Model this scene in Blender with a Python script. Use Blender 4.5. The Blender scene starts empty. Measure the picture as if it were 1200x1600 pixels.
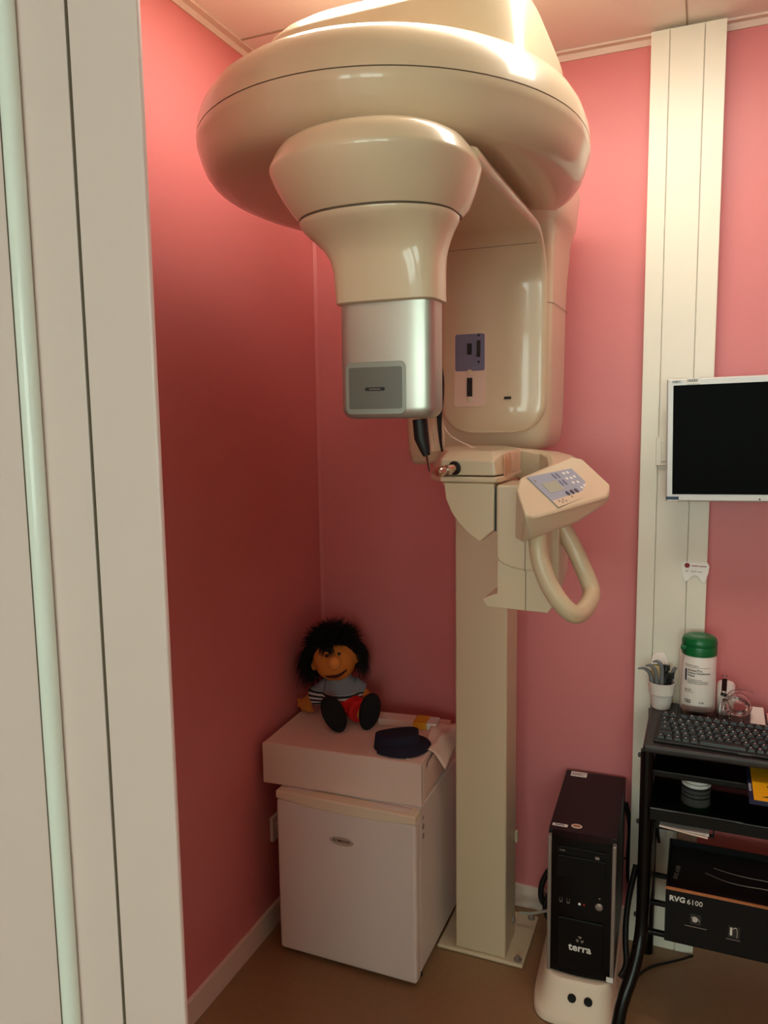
import bpy, bmesh, math, random
from mathutils import Vector, Matrix
random.seed(7)
PI = math.pi
scene = bpy.context.scene
COL = scene.collection
WL = {}            # world origin of every object made here

# ------------------------------------------------------------------ materials
def lin(c):
    return tuple(((v/255)/12.92 if v/255 <= .04045 else ((v/255+.055)/1.055)**2.4) for v in c) + (1,)
def mat(name, rgb, rough=.5, metal=0, coat=0, bump=0, bscale=200, mottle=0, mscale=6, spec=.5, trans=0, ior=1.45, emit=None, estr=0, alpha=1):
    m = bpy.data.materials.new(name); m.use_nodes = True
    nt = m.node_tree; b = nt.nodes['Principled BSDF']
    b.inputs['Base Color'].default_value = lin(rgb)
    b.inputs['Roughness'].default_value = rough
    b.inputs['Metallic'].default_value = metal
    b.inputs['Coat Weight'].default_value = coat
    b.inputs['Coat Roughness'].default_value = .06
    b.inputs['Specular IOR Level'].default_value = spec
    b.inputs['Transmission Weight'].default_value = trans
    b.inputs['IOR'].default_value = ior
    b.inputs['Alpha'].default_value = alpha
    if emit:
        b.inputs['Emission Color'].default_value = lin(emit); b.inputs['Emission Strength'].default_value = estr
    tc = nt.nodes.new('ShaderNodeTexCoord')
    if mottle:
        n = nt.nodes.new('ShaderNodeTexNoise'); n.inputs['Scale'].default_value = mscale; n.inputs['Detail'].default_value = 6
        nt.links.new(tc.outputs['Object'], n.inputs['Vector'])
        mx = nt.nodes.new('ShaderNodeMix'); mx.data_type = 'RGBA'
        c = lin(rgb)
        mx.inputs[6].default_value = tuple(max(0, v*(1-mottle)) for v in c[:3])+(1,)
        mx.inputs[7].default_value = tuple(min(1, v*(1+mottle)) for v in c[:3])+(1,)
        nt.links.new(n.outputs['Fac'], mx.inputs[0]); nt.links.new(mx.outputs[2], b.inputs['Base Color'])
    if bump:
        n = nt.nodes.new('ShaderNodeTexNoise'); n.inputs['Scale'].default_value = bscale; n.inputs['Detail'].default_value = 3
        nt.links.new(tc.outputs['Object'], n.inputs['Vector'])
        bp = nt.nodes.new('ShaderNodeBump'); bp.inputs['Strength'].default_value = bump; bp.inputs['Distance'].default_value = .002
        nt.links.new(n.outputs['Fac'], bp.inputs['Height']); nt.links.new(bp.outputs['Normal'], b.inputs['Normal'])
    return m

M = {}
M['pink']    = mat('pink wall paint', (214,127,130), .42, bump=.12, bscale=350, mottle=.03, mscale=3)
M['ceil']    = mat('ceiling panel', (240,234,226), .55, bump=.05)
M['white']   = mat('white painted plastic', (234,230,216), .35)
M['offwhite']= mat('off white wall paint', (224,222,216), .7)
M['frame']   = mat('door frame lacquer', (230,208,202), .38)
M['bead']    = mat('door frame pale bead', (238,244,236), .2)
M['dark']    = mat('dark gap', (26,24,22), .7)
M['skirt']   = mat('skirting', (226,205,192), .5)
M['floor']   = mat('linoleum', (150,116,84), .45, bump=.06, bscale=120, mottle=.13, mscale=60)
M['cream']   = mat('glossy cream shell', (214,196,166), .3, coat=.5)
M['creamflat'] = mat('cream column lacquer', (214,196,166), .42)
M['ceilseam'] = mat('ceiling joint', (168,150,132), .7)
M['seam']    = mat('dark seam', (92,78,62), .7)  # dark brown tone for joints and gaps between parts
M['handle']  = mat('cream soft handle', (210,190,158), .4, coat=.15)
M['silver']  = mat('brushed silver', (188,190,180), .36, metal=.75)
M['chrome']  = mat('chrome', (220,205,190), .12, metal=1)
M['black']   = mat('black plastic', (14,13,13), .35)
M['blackm']  = mat('black matt', (10,10,10), .75)
M['rubber']  = mat('black rubber', (18,17,17), .5)
M['bluegrey']= mat('blue grey overlay', (112,112,140), .35)
M['panelgrey']= mat('control overlay', (158,164,182), .4)
M['lcd']     = mat('lcd glass', (172,176,158), .15)
M['inkw']    = mat('white print', (236,234,228), .6)
M['inkd']    = mat('dark print', (34,34,40), .6)
M['button']  = mat('oval button', (60,64,82), .35)
M['clear']   = mat('clear plastic', (255,250,248), .08, trans=1, ior=1.3)
M['sleeve']  = mat('clear film', (255,214,190), .18, alpha=.42)
M['labelcream'] = mat('label surround', (224,196,180), .3)
M['fridge']  = mat('white fridge enamel', (232,222,216), .32, bump=.03, bscale=250)
M['fridgetop']= mat('fridge handle strip', (236,222,198), .35)
M['badge']   = mat('brushed badge', (196,182,168), .4, metal=.2)
M['gframe']  = mat('grille frame grey', (150,156,148), .45, metal=.45)
M['card']    = mat('white cardboard', (230,208,196), .65, mottle=.03)
M['cardin']  = mat('raw cardboard edge', (186,118,72), .7)
M['paper']   = mat('thin paper', (238,214,200), .7)
M['yellow']  = mat('yellow band', (226,166,40), .6)
M['navy']    = mat('navy cloth', (22,24,46), .85, bump=.3, bscale=600)
M['skin']    = mat('orange felt skin', (206,128,52), .9, bump=.25, bscale=500)
M['nose']    = mat('orange felt nose', (228,150,72), .9, bump=.25, bscale=500)
M['hair']    = mat('black fur', (10,9,9), .75)
M['red']     = mat('red cloth', (204,16,18), .85)
M['felt']    = mat('black felt', (12,12,16), .9)
M['mouth']   = mat('mouth lining', (70,14,16), .8)
M['tower']   = mat('dark tower steel', (24,17,18), .4, bump=.05, spec=.35)
M['towerf']  = mat('black tower bezel', (7,7,8), .3, spec=.3)
M['trim']    = mat('grey aluminium trim', (150,138,130), .4, metal=.4)
M['stand']   = mat('cream stand plastic', (232,214,192), .5)
M['deskblk'] = mat('black desk tube', (7,7,7), .28, spec=.35)
M['desktop'] = mat('black desk laminate', (46,42,42), .42, mottle=.15, mscale=80)
M['gloss']   = mat('glossy black shelf', (8,8,8), .06, spec=.4)
M['keys']    = mat('key caps', (32,33,36), .45)
M['kbody']   = mat('keyboard body', (26,26,28), .5)
M['screen']  = mat('dark screen', (2,2,2), .4, spec=.04)
M['bezel']   = mat('silver bezel', (192,188,186), .35, metal=.2)
M['blue']    = mat('dark blue sticker', (38,56,84), .5)
M['green']   = mat('green lid', (0,104,54), .3)
M['tub']     = mat('white tub plastic', (238,232,226), .35)
M['greyhook']= mat('grey hook plastic', (112,114,116), .45)
M['rvg']     = mat('black printed carton', (13,13,14), .45, spec=.3)
M['rvgsq']   = mat('dark grey print', (48,44,42), .5)
M['ylw']     = mat('yellow book cover', (242,176,22), .45)
M['bluesp']  = mat('navy book spine', (24,30,66), .5)
M['tooth']   = mat('white card', (244,242,238), .5)
M['redlogo'] = mat('dark red print', (136,20,24), .5)
M['pinkpap'] = mat('pink leaflet', (238,170,168), .6)
M['redpl']   = mat('red plastic', (200,14,24), .35)
M['cable']   = mat('black cable', (10,10,10), .45)
M['cablegrey']= mat('grey cable', (160,152,142), .5)
M['teal']    = mat('green connector', (60,84,64), .5)
M['paleyel'] = mat('pale yellow wrap', (232,222,160), .4)
M['lamp']    = mat('lamp diffuser', (255,246,228), .6, emit=(255,246,230), estr=17.5)
M['day']     = mat('bright window pane', (255,255,255), .6, emit=(222,244,232), estr=9.5)

# perforated grille for the front of the sensor box, striped jersey of the doll
def grille_mat():
    m = mat('perforated grille', (140,142,134), .5, metal=.5); nt = m.node_tree; b = nt.nodes['Principled BSDF']
    tc = nt.nodes.new('ShaderNodeTexCoord'); v = nt.nodes.new('ShaderNodeTexVoronoi'); v.inputs['Scale'].default_value = 420; v.inputs['Randomness'].default_value = 0
    mp = nt.nodes.new('ShaderNodeMapping'); mp.inputs['Scale'].default_value = (1,0,1); mp.inputs['Rotation'].default_value = (0,PI/4,0)
    nt.links.new(tc.outputs['Object'], mp.inputs['Vector']); nt.links.new(mp.outputs['Vector'], v.inputs['Vector'])
    cr = nt.nodes.new('ShaderNodeValToRGB'); cr.color_ramp.elements[0].position = .3; cr.color_ramp.elements[1].position = .42
    cr.color_ramp.elements[0].color = lin((72,74,68)); cr.color_ramp.elements[1].color = lin((132,135,128))
    nt.links.new(v.outputs['Distance'], cr.inputs['Fac']); nt.links.new(cr.outputs['Color'], b.inputs['Base Color'])
    return m
M['grille'] = grille_mat()
def jersey_mat():
    m = mat('grey jersey with stripes', (128,134,140), .9); nt = m.node_tree; b = nt.nodes['Principled BSDF']
    tc = nt.nodes.new('ShaderNodeTexCoord'); sp = nt.nodes.new('ShaderNodeSeparateXYZ'); nt.links.new(tc.outputs['Object'], sp.inputs[0])
    def math_(op, a, v=None):
        n = nt.nodes.new('ShaderNodeMath'); n.operation = op; nt.links.new(a, n.inputs[0])
        if v is not None:
            if hasattr(v, 'node'): nt.links.new(v, n.inputs[1])
            else: n.inputs[1].default_value = v
        return n.outputs[0]
    zz = math_('MULTIPLY_ADD', sp.outputs[2], 480.0)
    st = math_('GREATER_THAN', math_('SINE', zz), .1)
    low = math_('LESS_THAN', sp.outputs[2], .079)
    m1 = nt.nodes.new('ShaderNodeMix'); m1.data_type = 'RGBA'; m1.inputs[6].default_value = lin((34,40,48)); m1.inputs[7].default_value = lin((206,206,204))
    nt.links.new(st, m1.inputs[0])
    m2 = nt.nodes.new('ShaderNodeMix'); m2.data_type = 'RGBA'; m2.inputs[6].default_value = lin((132,142,150))
    nt.links.new(low, m2.inputs[0]); nt.links.new(m1.outputs[2], m2.inputs[7]); nt.links.new(m2.outputs[2], b.inputs['Base Color'])
    return m
M['jersey'] = jersey_mat()

# ------------------------------------------------------------------ mesh builder
def ring(cx, cy, a, b, z, n=2.0, N=64, b2=None, n2=None):
    """superellipse in plan; the rear half (+y) may have its own depth and squareness"""
    out = []
    for i in range(N):
        t = 2*PI*i/N; c, s = math.cos(t), math.sin(t)
        nn = n if s <= 0 or n2 is None else n2; bb = b if s <= 0 or b2 is None else b2
        out.append((cx+a*math.copysign(abs(c)**(2/nn), c), cy+bb*math.copysign(abs(s)**(2/nn), s), z))
    return out
class MB:
    def __init__(s): s.v = []; s.f = []
    def add(s, vs, fs):
        o = len(s.v); s.v += [tuple(v) for v in vs]; s.f += [tuple(i+o for i in f) for f in fs]; return s
    def box(s, x0, x1, y0, y1, z0, z1):
        return s.add([(x0,y0,z0),(x1,y0,z0),(x1,y1,z0),(x0,y1,z0),(x0,y0,z1),(x1,y0,z1),(x1,y1,z1),(x0,y1,z1)],
                     [(3,2,1,0),(4,5,6,7),(0,1,5,4),(1,2,6,5),(2,3,7,6),(3,0,4,7)])
    def loft(s, rings, cap=True, closed=True):
        N = len(rings[0]); vs = [p for r in rings for p in r]; fs = []
        for k in range(len(rings)-1):
            for i in range(N if closed else N-1):
                j = (i+1) % N
                fs.append((k*N+i, k*N+j, (k+1)*N+j, (k+1)*N+i))
        if cap:
            fs.append(tuple(range(N-1, -1, -1))); fs.append(tuple((len(rings)-1)*N+i for i in range(N)))
        return s.add(vs, fs)
    def prism(s, pts, d):
        """polygon of 3D points extruded by the vector d"""
        n = len(pts); q = [tuple(p[k]+d[k] for k in range(3)) for p in pts]
        return s.add(list(pts)+q, [tuple(range(n-1,-1,-1)), tuple(range(n,2*n))]+[(i,(i+1)%n,n+(i+1)%n,n+i) for i in range(n)])
    def tube(s, path, r, N=12, closed=False, smooth=0, flat=1.0):
        P = [Vector(p) for p in path]
        R = list(r) if isinstance(r, (list, tuple)) else [r]*len(P)
        for _ in range(smooth):                       # corner cutting
            Q, S = [P[0]], [R[0]]
            for i in range(len(P)-1):
                Q += [P[i].lerp(P[i+1], .25), P[i].lerp(P[i+1], .75)]; S += [R[i]*.75+R[i+1]*.25, R[i]*.25+R[i+1]*.75]
            Q.append(P[-1]); S.append(R[-1]); P, R = Q, S
        rings = []; up = None
        for i, p in enumerate(P):
            t = (P[min(i+1,len(P)-1)]-P[max(i-1,0)]).normalized()
            if up is None:
                up = Vector((0,0,1)) if abs(t.z) < .9 else Vector((0,1,0))
            a = t.cross(up).normalized(); up = a.cross(t).normalized()
            rings.append([tuple(p+R[i]*(math.cos(2*PI*k/N)*a+flat*math.sin(2*PI*k/N)*up)) for k in range(N)])
        return s.loft(rings)
    def lathe(s, prof, c, N=32, axis=(0,0,1)):
        ax = Vector(axis).normalized(); a = ax.orthogonal().normalized(); b = ax.cross(a); c = Vector(c)
        return s.loft([[tuple(c+ax*z+r*(math.cos(2*PI*k/N)*a+math.sin(2*PI*k/N)*b)) for k in range(N)] for r, z in prof])
    def ball(s, c, r, U=24, V=14, rot=None):
        r = (r,r,r) if not isinstance(r, (tuple,list)) else r; c = Vector(c); rm = rot or Matrix.Identity(3); rings = []
        for j in range(1, V):
            ph = PI*j/V
            rings.append([tuple(c+rm@Vector((r[0]*math.sin(ph)*math.cos(2*PI*i/U), r[1]*math.sin(ph)*math.sin(2*PI*i/U), -r[2]*math.cos(ph)))) for i in range(U)])
        return s.loft(rings)
    def hull(s, pts):
        bm = bmesh.new(); [bm.verts.new(p) for p in pts]
        bmesh.ops.convex_hull(bm, input=bm.verts)
        loose = [v for v in bm.verts if not v.link_faces]; bmesh.ops.delete(bm, geom=loose, context='VERTS')
        bmesh.ops.dissolve_limit(bm, angle_limit=.06, verts=bm.verts, edges=bm.edges)
        bm.verts.index_update(); s.add([tuple(v.co) for v in bm.verts], [tuple(v.index for v in f.verts) for f in bm.faces]); bm.free(); return s
    def build(s, name, m, parent=None, bevel=0, seg=3, smooth=35, sub=0, remesh=0, soft=0, xf=None, origin=None):
        vs = s.v
        if xf is not None: vs = [tuple(xf@Vector(v)) for v in vs]
        if parent is not None: o0 = WL[parent.name]
        elif origin is not None: o0 = Vector(origin)
        else:
            o0 = Vector((sum(v[0] for v in vs)/len(vs), sum(v[1] for v in vs)/len(vs), min(v[2] for v in vs)))
        me = bpy.data.meshes.new(name); me.from_pydata([tuple(Vector(v)-o0) for v in vs], [], s.f)
        bm = bmesh.new(); bm.from_mesh(me); bmesh.ops.recalc_face_normals(bm, faces=bm.faces); bm.to_mesh(me); bm.free()
        me.materials.append(m)
        if smooth:
            me.polygons.foreach_set('use_smooth', [True]*len(me.polygons)); me.set_sharp_from_angle(angle=math.radians(smooth))
        ob = bpy.data.objects.new(name, me); COL.objects.link(ob)
        if parent is not None: ob.parent = parent
        else: ob.location = o0
        WL[ob.name] = o0.copy()
        if bevel:
            b = ob.modifiers.new('bevel', 'BEVEL'); b.width = bevel; b.segments = seg; b.limit_method = 'ANGLE'; b.angle_limit = math.radians(30); b.harden_normals = True
        if remesh:
            r = ob.modifiers.new('remesh', 'REMESH'); r.mode = 'VOXEL'; r.voxel_size = remesh; r.use_smooth_shade = True
        if soft:
            r = ob.modifiers.new('smooth', 'SMOOTH'); r.iterations = soft; r.factor = .5
        if sub:
            r = ob.modifiers.new('sub', 'SUBSURF'); r.levels = sub; r.render_levels = sub
        return ob
def rotz(deg, c):
    return Matrix.Translation(Vector(c)) @ Matrix.Rotation(math.radians(deg), 4, 'Z') @ Matrix.Translation(-Vector(c))
def tag(o, label, cat, group=None):
    o['label'] = label; o['category'] = cat
    if group: o['group'] = group
    return o
def thing(name, label, cat, loc, group=None):
    o = bpy.data.objects.new(name, None); COL.objects.link(o); o.location = loc; o.empty_display_size = .05
    WL[o.name] = Vector(loc); return tag(o, label, cat, group)
def struct(o): o['kind'] = 'structure'; return o
def text(name, s, size, c, xd, yd, m, parent, bold=0, ext=.0003, sx=1.0):
    cu = bpy.data.curves.new(name, 'FONT'); cu.body = s; cu.size = size; cu.align_x = 'CENTER'; cu.align_y = 'CENTER'; cu.extrude = ext; cu.offset = bold; cu.resolution_u = 2
    tmp = bpy.data.objects.new(name+'_tmp', cu); COL.objects.link(tmp)
    dg = bpy.context.evaluated_depsgraph_get(); me0 = bpy.data.meshes.new_from_object(tmp.evaluated_get(dg))
    x = Vector(xd).normalized(); y = Vector(yd).normalized(); z = x.cross(y); c = Vector(c)
    mb = MB(); mb.add([tuple(c+x*v.co.x*sx+y*v.co.y+z*v.co.z) for v in me0.vertices], [tuple(p.vertices) for p in me0.polygons])
    bpy.data.objects.remove(tmp); bpy.data.meshes.remove(me0); bpy.data.curves.remove(cu)
    return mb.build(name, m, parent, smooth=0)
def rrect(c, xd, yd, w, h, r, n=5):
    """rounded rectangle as a list of 3D points"""
    x = Vector(xd).normalized(); y = Vector(yd).normalized(); c = Vector(c); out = []
    for k, (sx, sy) in enumerate(((1,1),(-1,1),(-1,-1),(1,-1))):
        for i in range(n+1):
            t = PI/2*(k+i/n); out.append(tuple(c+x*(sx*(w/2-r)+r*math.cos(t))+y*(sy*(h/2-r)+r*math.sin(t))))
    return out
def plate(c, xd, yd, w, h, r, t, name, m, parent, bevel=0):
    z = Vector(xd).cross(Vector(yd)).normalized()
    return MB().prism(rrect(c, xd, yd, w, h, r), tuple(z*t)).build(name, m, parent, bevel=bevel)
X, Y, Z = (1,0,0), (0,1,0), (0,0,1)

# ------------------------------------------------------------------ the room
struct(MB().box(-2.2,3.6,-5.4,.12,-.1,0).build('floor', M['floor'], smooth=0))
struct(MB().box(-.1,0,-1.66,.1,0,2.5).build('wall_left', M['pink'], smooth=0))
struct(MB().box(-.1,2.5,0,.1,0,2.5).build('wall_back', M['pink'], smooth=0))
struct(MB().box(2.4,2.5,-1.66,0,0,2.5).build('wall_right', M['pink'], smooth=0))
struct(MB().box(-2.2,3.6,-5.4,.12,2.5,2.6).build('ceiling', M['ceil'], smooth=0))
struct(MB().box(-2.2,.29,-1.72,-1.605,0,2.5).build('wall_front', M['offwhite'], smooth=0))
struct(MB().box(-2.3,-2.2,-5.4,-1.66,0,2.5).build('wall_west', M['offwhite'], smooth=0))
struct(MB().box(3.6,3.7,-5.4,.1,0,2.5).build('wall_east', M['offwhite'], smooth=0))
struct(MB().box(-2.2,3.6,-5.5,-5.4,0,2.5).build('wall_south', M['offwhite'], smooth=0))
# skirting, corner bead, ceiling angles
struct(MB().box(.0005,.013,-1.6,-.0005,0,.072).build('baseboard_left', M['skirt'], bevel=.002))
struct(MB().box(.0135,2.4,-.013,-.0005,0,.072).build('baseboard_back', M['skirt'], bevel=.002))
struct(MB().prism([(.0005,-.0005,.075),(.011,-.0005,.075),(.0005,-.011,.075)], (0,0,2.4)).build('trim_1', M['pink'], bevel=.0015))
struct(MB().box(.0005,.022,-1.6,-.0005,2.494,2.4995).box(.0005,.004,-1.6,-.0005,2.478,2.4995).build('trim_2', M['skirt'], smooth=0))
struct(MB().box(.022,2.4,-.022,-.0005,2.494,2.4995).box(.022,2.4,-.004,-.0005,2.478,2.4995).build('trim_3', M['skirt'], smooth=0))
struct(MB().box(.022,2.4,-.425,-.42,2.4975,2.5005).box(.022,2.4,-1.03,-1.024,2.4975,2.5005).box(1.085,1.089,-1.6,-.022,2.4975,2.5005).build('trim_4', M['ceilseam'], smooth=0))
# door frame beside the camera
df = struct(MB().prism([(x,y,0) for x,y in [(.30,-1.60),(.30,-1.61),(.463,-1.61),(.463,-1.598),(.545,-1.598),(.545,-1.592),(.551,-1.592),(.551,-1.6),(.636,-1.6),(.6375,-1.5985),(.6375,-1.594),(.30,-1.50)]], (0,0,2.4995)).build('door_1', M['frame'], bevel=.0012, seg=2))
bd = MB().tube([(.474,-1.607,0),(.474,-1.607,2.4995)], .0105, N=20).build('frame_bead', M['bead'], df)
MB().box(.4625,.4638,-1.6125,-1.6,0,2.4995).box(.5478,.5504,-1.5995,-1.592,0,2.4995).build('frame_gap', M['seam'], df, smooth=0)
# windows far behind the camera (daylight)
for k, (wx, wn) in enumerate(((.55,'window_1'),(2.0,'window_2'))):
    w = struct(MB().box(wx-.55,wx+.55,-5.4,-5.36,.95,1.0).box(wx-.55,wx+.55,-5.4,-5.36,2.2,2.25).box(wx-.55,wx-.5,-5.4,-5.36,1.0,2.2).box(wx+.5,wx+.55,-5.4,-5.36,1.0,2.2).box(wx-.025,wx+.025,-5.4,-5.36,1.0,2.2).build(wn, M['white'], smooth=0))
    MB().box(wx-.5,wx+.5,-5.398,-5.39,1.0,2.2).build('pane', M['day'], w, smooth=0)

# ceiling lamp of the booth
cl = thing('ceiling_light', 'long luminous ceiling light above the x-ray unit', 'ceiling light', (0.88,-0.74,2.47))
MB().box(0.88-.58,0.88+.58,-0.74-.13,-0.74+.13,2.485,2.4995).build('light_frame', M['white'], cl, bevel=.003)
MB().box(0.88-.57,0.88+.57,-0.74-.12,-0.74+.12,2.476,2.4845).build('diffuser', M['lamp'], cl, smooth=0)

# ------------------------------------------------------------------ panoramic x-ray unit
xr = thing('panoramic_xray_unit', 'cream dental panoramic x-ray machine on a floor column with a domed overhead canopy', 'x-ray machine', (.621,-.2,0))
bp = MB().box(.494,.745,-.288,-.055,.0005,.012).build('base_plate', M['creamflat'], xr, bevel=.008)
for bx, by in ((.725,-.075),(.727,-.27),(.512,-.075)):
    MB().lathe([(.011,0),(.011,.004),(.006,.006),(.006,.012),(.003,.014)], (bx,by,.012), N=12).build('anchor_bolt', M['trim'], bp)
cm = MB().box(.549,.694,-.279,-.155,.012,1.44).build('column', M['creamflat'], xr, bevel=.006)
MB().lathe([(.009,0),(.009,.005),(.004,.008)], (.694,-.19,.075), axis=X, N=12).build('side_screw', M['trim'], cm)
MB().box(.694,.701,-.17,-.155,.30,.335).build('cable_clip', M['creamflat'], cm, bevel=.004)
# mast cover that swoops up into the canopy
def rr(z, hw, yf, yb, cx=.621, n=8, k=0): return [(x, y, zz+k*(x-cx)) for x, y, zz in ring(cx, (yf+yb)/2, hw, (yf-yb)/-2, z, n, 88)]
mc = MB().loft([rr(1.420,.150,-.335,-.125,k=.13),rr(1.423,.172,-.345,-.118,k=.13),rr(1.432,.180,-.352,-.113,k=.13),rr(1.46,.186,-.358,-.108,k=.10),rr(1.50,.189,-.36,-.106,k=.05),rr(1.58,.191,-.361,-.105),rr(1.76,.192,-.362,-.10),
   rr(1.84,.194,-.372,-.10),rr(1.885,.197,-.39,-.10),rr(1.92,.202,-.425,-.10),rr(1.945,.209,-.475,-.10,n=5),rr(1.962,.217,-.54,-.10,n=4.5),rr(1.972,.225,-.60,-.10,n=4),rr(1.985,.232,-.60,-.10,n=4),rr(2.06,.238,-.55,-.10,n=4),rr(2.10,.23,-.5,-.12,n=4)]).build('mast_cover', M['cream'], xr, smooth=50)
MB().loft([rr(1.793,.1955,-.3665,-.0985),rr(1.7945,.1957,-.367,-.0985)], cap=False).build('cover_seam', M['seam'], mc)
# canopy: lower bowl and upper dome meet at a thin seam
cx0, cy0, A0, B0 = .566, -.733, .377, .415
def cr(z, s, n=2.0): return ring(cx0, cy0, A0*s, B0*s, z, n, 96, b2=.44*s, n2=2.3)
cb = MB().loft([cr(1.964,.3),cr(1.9642,.7),cr(1.967,.83),cr(1.972,.90),cr(1.981,.938),cr(1.994,.963),cr(2.010,.980),cr(2.0245,.991),cr(2.028,.9945),cr(2.032,.998),cr(2.038,1.0),cr(2.0443,1.0),cr(2.0445,.9)]).build('canopy_bowl', M['cream'], xr, smooth=50)
MB().loft([cr(2.0435,.9975),cr(2.0474,.9975)], cap=False).build('canopy_seam', M['seam'], cb)
MB().loft([cr(2.0462,.9),cr(2.0464,1.0),cr(2.07,.994),cr(2.092,.972),cr(2.113,.935),cr(2.128,.885),cr(2.137,.83),cr(2.142,.77),cr(2.146,.6),cr(2.147,.3)]).build('canopy_dome', M['cream'], xr, smooth=50)
# raised cap with a sloping crown
def cu(z, g): return ring(.600, -.66, .262-g, .242-g, z, 5.5, 80, b2=.26-g)
MB().loft([cu(2.13,-.012),cu(2.16,-.006),cu(2.242,0),cu(2.246,.002),cu(2.268,.022),cu(2.288,.05),cu(2.298,.08),cu(2.303,.14)]).build('canopy_cap', M['cream'], xr, smooth=28)
# rotating arm: an L-shaped slab, horizontal below the canopy, then down behind the patient
def arm_rings(yoff, cut, r0=.066, hw=.126, t=.024, cxa=.6945):
    path = []
    for y in (-1.02,-.95,-.85,-.75,-.66): path.append((y, 1.922, 0))
    R_ = .115
    for k in range(0, 11):
        a = PI/2*k/10; path.append((-.57+R_*math.sin(a), 1.922-R_+R_*math.cos(a), a))
    for z in (1.72,1.64,1.56): path.append((-.455, z, PI/2))
    zb = 1.487
    for k in range(0, 9):
        a = PI/2*k/8; path.append((-.455, zb+r0-r0*math.sin(a), PI/2, r0-r0*math.cos(a)))
    rings = []
    for q in path:
        y, z, a = q[:3]; w = hw-(q[3] if len(q) > 3 else 0)
        n = Vector((0, math.sin(a), math.cos(a)))           # outward: up, then to the rear
        rg = []
        for sx, sn in ((-1,0),(1,0),(1,1),(-1,1)):
            e = .012
            if sn == 0:
                for dx, dn in (((e,0),) if True else ()): pass
            pts = {(-1,0):[(-w,e*.8),(-w+e*.3,e*.25),(-w+e,0)], (1,0):[(w-e,0),(w-e*.3,e*.25),(w,e*.8)], (1,1):[(w,t-e),(w-e*.3,t-e*.3),(w-e,t)], (-1,1):[(-w+e,t),(-w+e*.3,t-e*.3),(-w,t-e)]}[(sx,sn)]
            for px, pn in pts: rg.append((cxa+px, y+n.y*pn, z+n.z*pn))
        rings.append(rg)
    return rings
ar = MB().loft(arm_rings(0,0)).build('rotating_arm', M['cream'], xr, smooth=45)
MB().lathe([(.07,-.012),(.07,.03)], (.69,-.70,1.962), N=40).build('arm_pivot', M['seam'], xr)
rgs = []
for a in (.60,.612):
    y_, z_ = -.57+.1145*math.sin(a), 1.922-.115+.1145*math.cos(a)
    rgs.append([(x, y_, z_) for x in (.58,.65,.72,.808)])
MB().loft(rgs, cap=False, closed=False).build('arm_seam', M['seam'], ar, smooth=0)
# label with sliders on the inner face of the arm
def onarm(x, z, d=0): return (x, -.4555-d, z)
lp = plate(onarm(.6425,1.6345), X, Z, .079, .172, .007, .0012, 'switch_panel', M['labelcream'], ar)
plate(onarm(.6425,1.675,.0012), X, Z, .072, .086, .005, .0006, 'blue_overlay', M['bluegrey'], lp)
plate(onarm(.642,1.683,.0018), X, Z, .011, .026, .001, .003, 'toggle_switch', M['black'], lp)
plate(onarm(.664,1.683,.0018), X, Z, .008, .038, .001, .003, 'slide_switch', M['black'], lp)
plate(onarm(.642,1.594,.0012), X, Z, .013, .044, .001, .002, 'indicator_slot', M['dark'], lp)
for zz, d in ((1.712,1),(1.655,-1)):
    MB().prism([onarm(.660,zz,.0018),onarm(.668,zz,.0018),onarm(.664,zz+.007*d,.0018)], (0,-.0004,0)).build('arrow_mark', M['inkd'], lp, smooth=0)
for zz in (1.629,1.566):
    MB().lathe([(.0065,0),(.0065,.0015),(.005,.002)], onarm(.642,zz,.0012), axis=(0,-1,0), N=20).build('round_lug', M['cream'], lp)
plate(onarm(.7335,1.567), X, Z, .017, .006, .001, .001, 'indicator_mark', M['inkd'], ar)
# head that hangs at the front end of the arm
hx, hy = .667, -1.07
def hr(z, w, f, b=.085, cx=.660): return ring(cx, hy, w, f, z, 2.15, 80, b2=b, n2=6)
hd = MB().loft([hr(1.838,.112,.085,.05,.667),hr(1.8385,.130,.100,.07,.6665),hr(1.852,.1395,.112,cx=.665),hr(1.872,.1505,.1255,cx=.663),hr(1.892,.1595,.1375,cx=.661),hr(1.907,.1650,.1445),hr(1.910,.1656,.1452),hr(1.9125,.1656,.1453),hr(1.9155,.1645,.1445),hr(1.932,.1565,.1375),hr(1.944,.1475,.1295),hr(1.953,.132,.116),hr(1.959,.108,.096),hr(1.962,.06,.05,.05)]).build('tube_head', M['cream'], xr, smooth=40)
nk = MB()
def nr(z, cx, w, f, n=2.6, b=.055): return ring(cx, hy, w, f, z, n, 80, b2=b, n2=5)
nk.loft([nr(1.704,.688,.0815,.044,5,.05),nr(1.706,.688,.0850,.047,4.6,.052),nr(1.72,.6875,.0852,.047,4.6,.052),nr(1.755,.686,.0868,.049,4.2,.053),nr(1.775,.683,.0905,.052,3.6),nr(1.79,.679,.098,.058,3),nr(1.803,.6745,.107,.068,2.6),nr(1.815,.670,.117,.081,2.3),nr(1.826,.6675,.126,.094,2.15),nr(1.833,.667,.129,.098,2.15),nr(1.8355,.667,.129,.098,2.15),nr(1.836,.667,.10,.07,2.15)]).build('neck_shroud', M['cream'], xr, smooth=40)
MB().loft([hr(1.8353,.1285,.0985,.062,.667),hr(1.8388,.1285,.0985,.062,.667)], cap=False).build('head_seam', M['seam'], hd)
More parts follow.
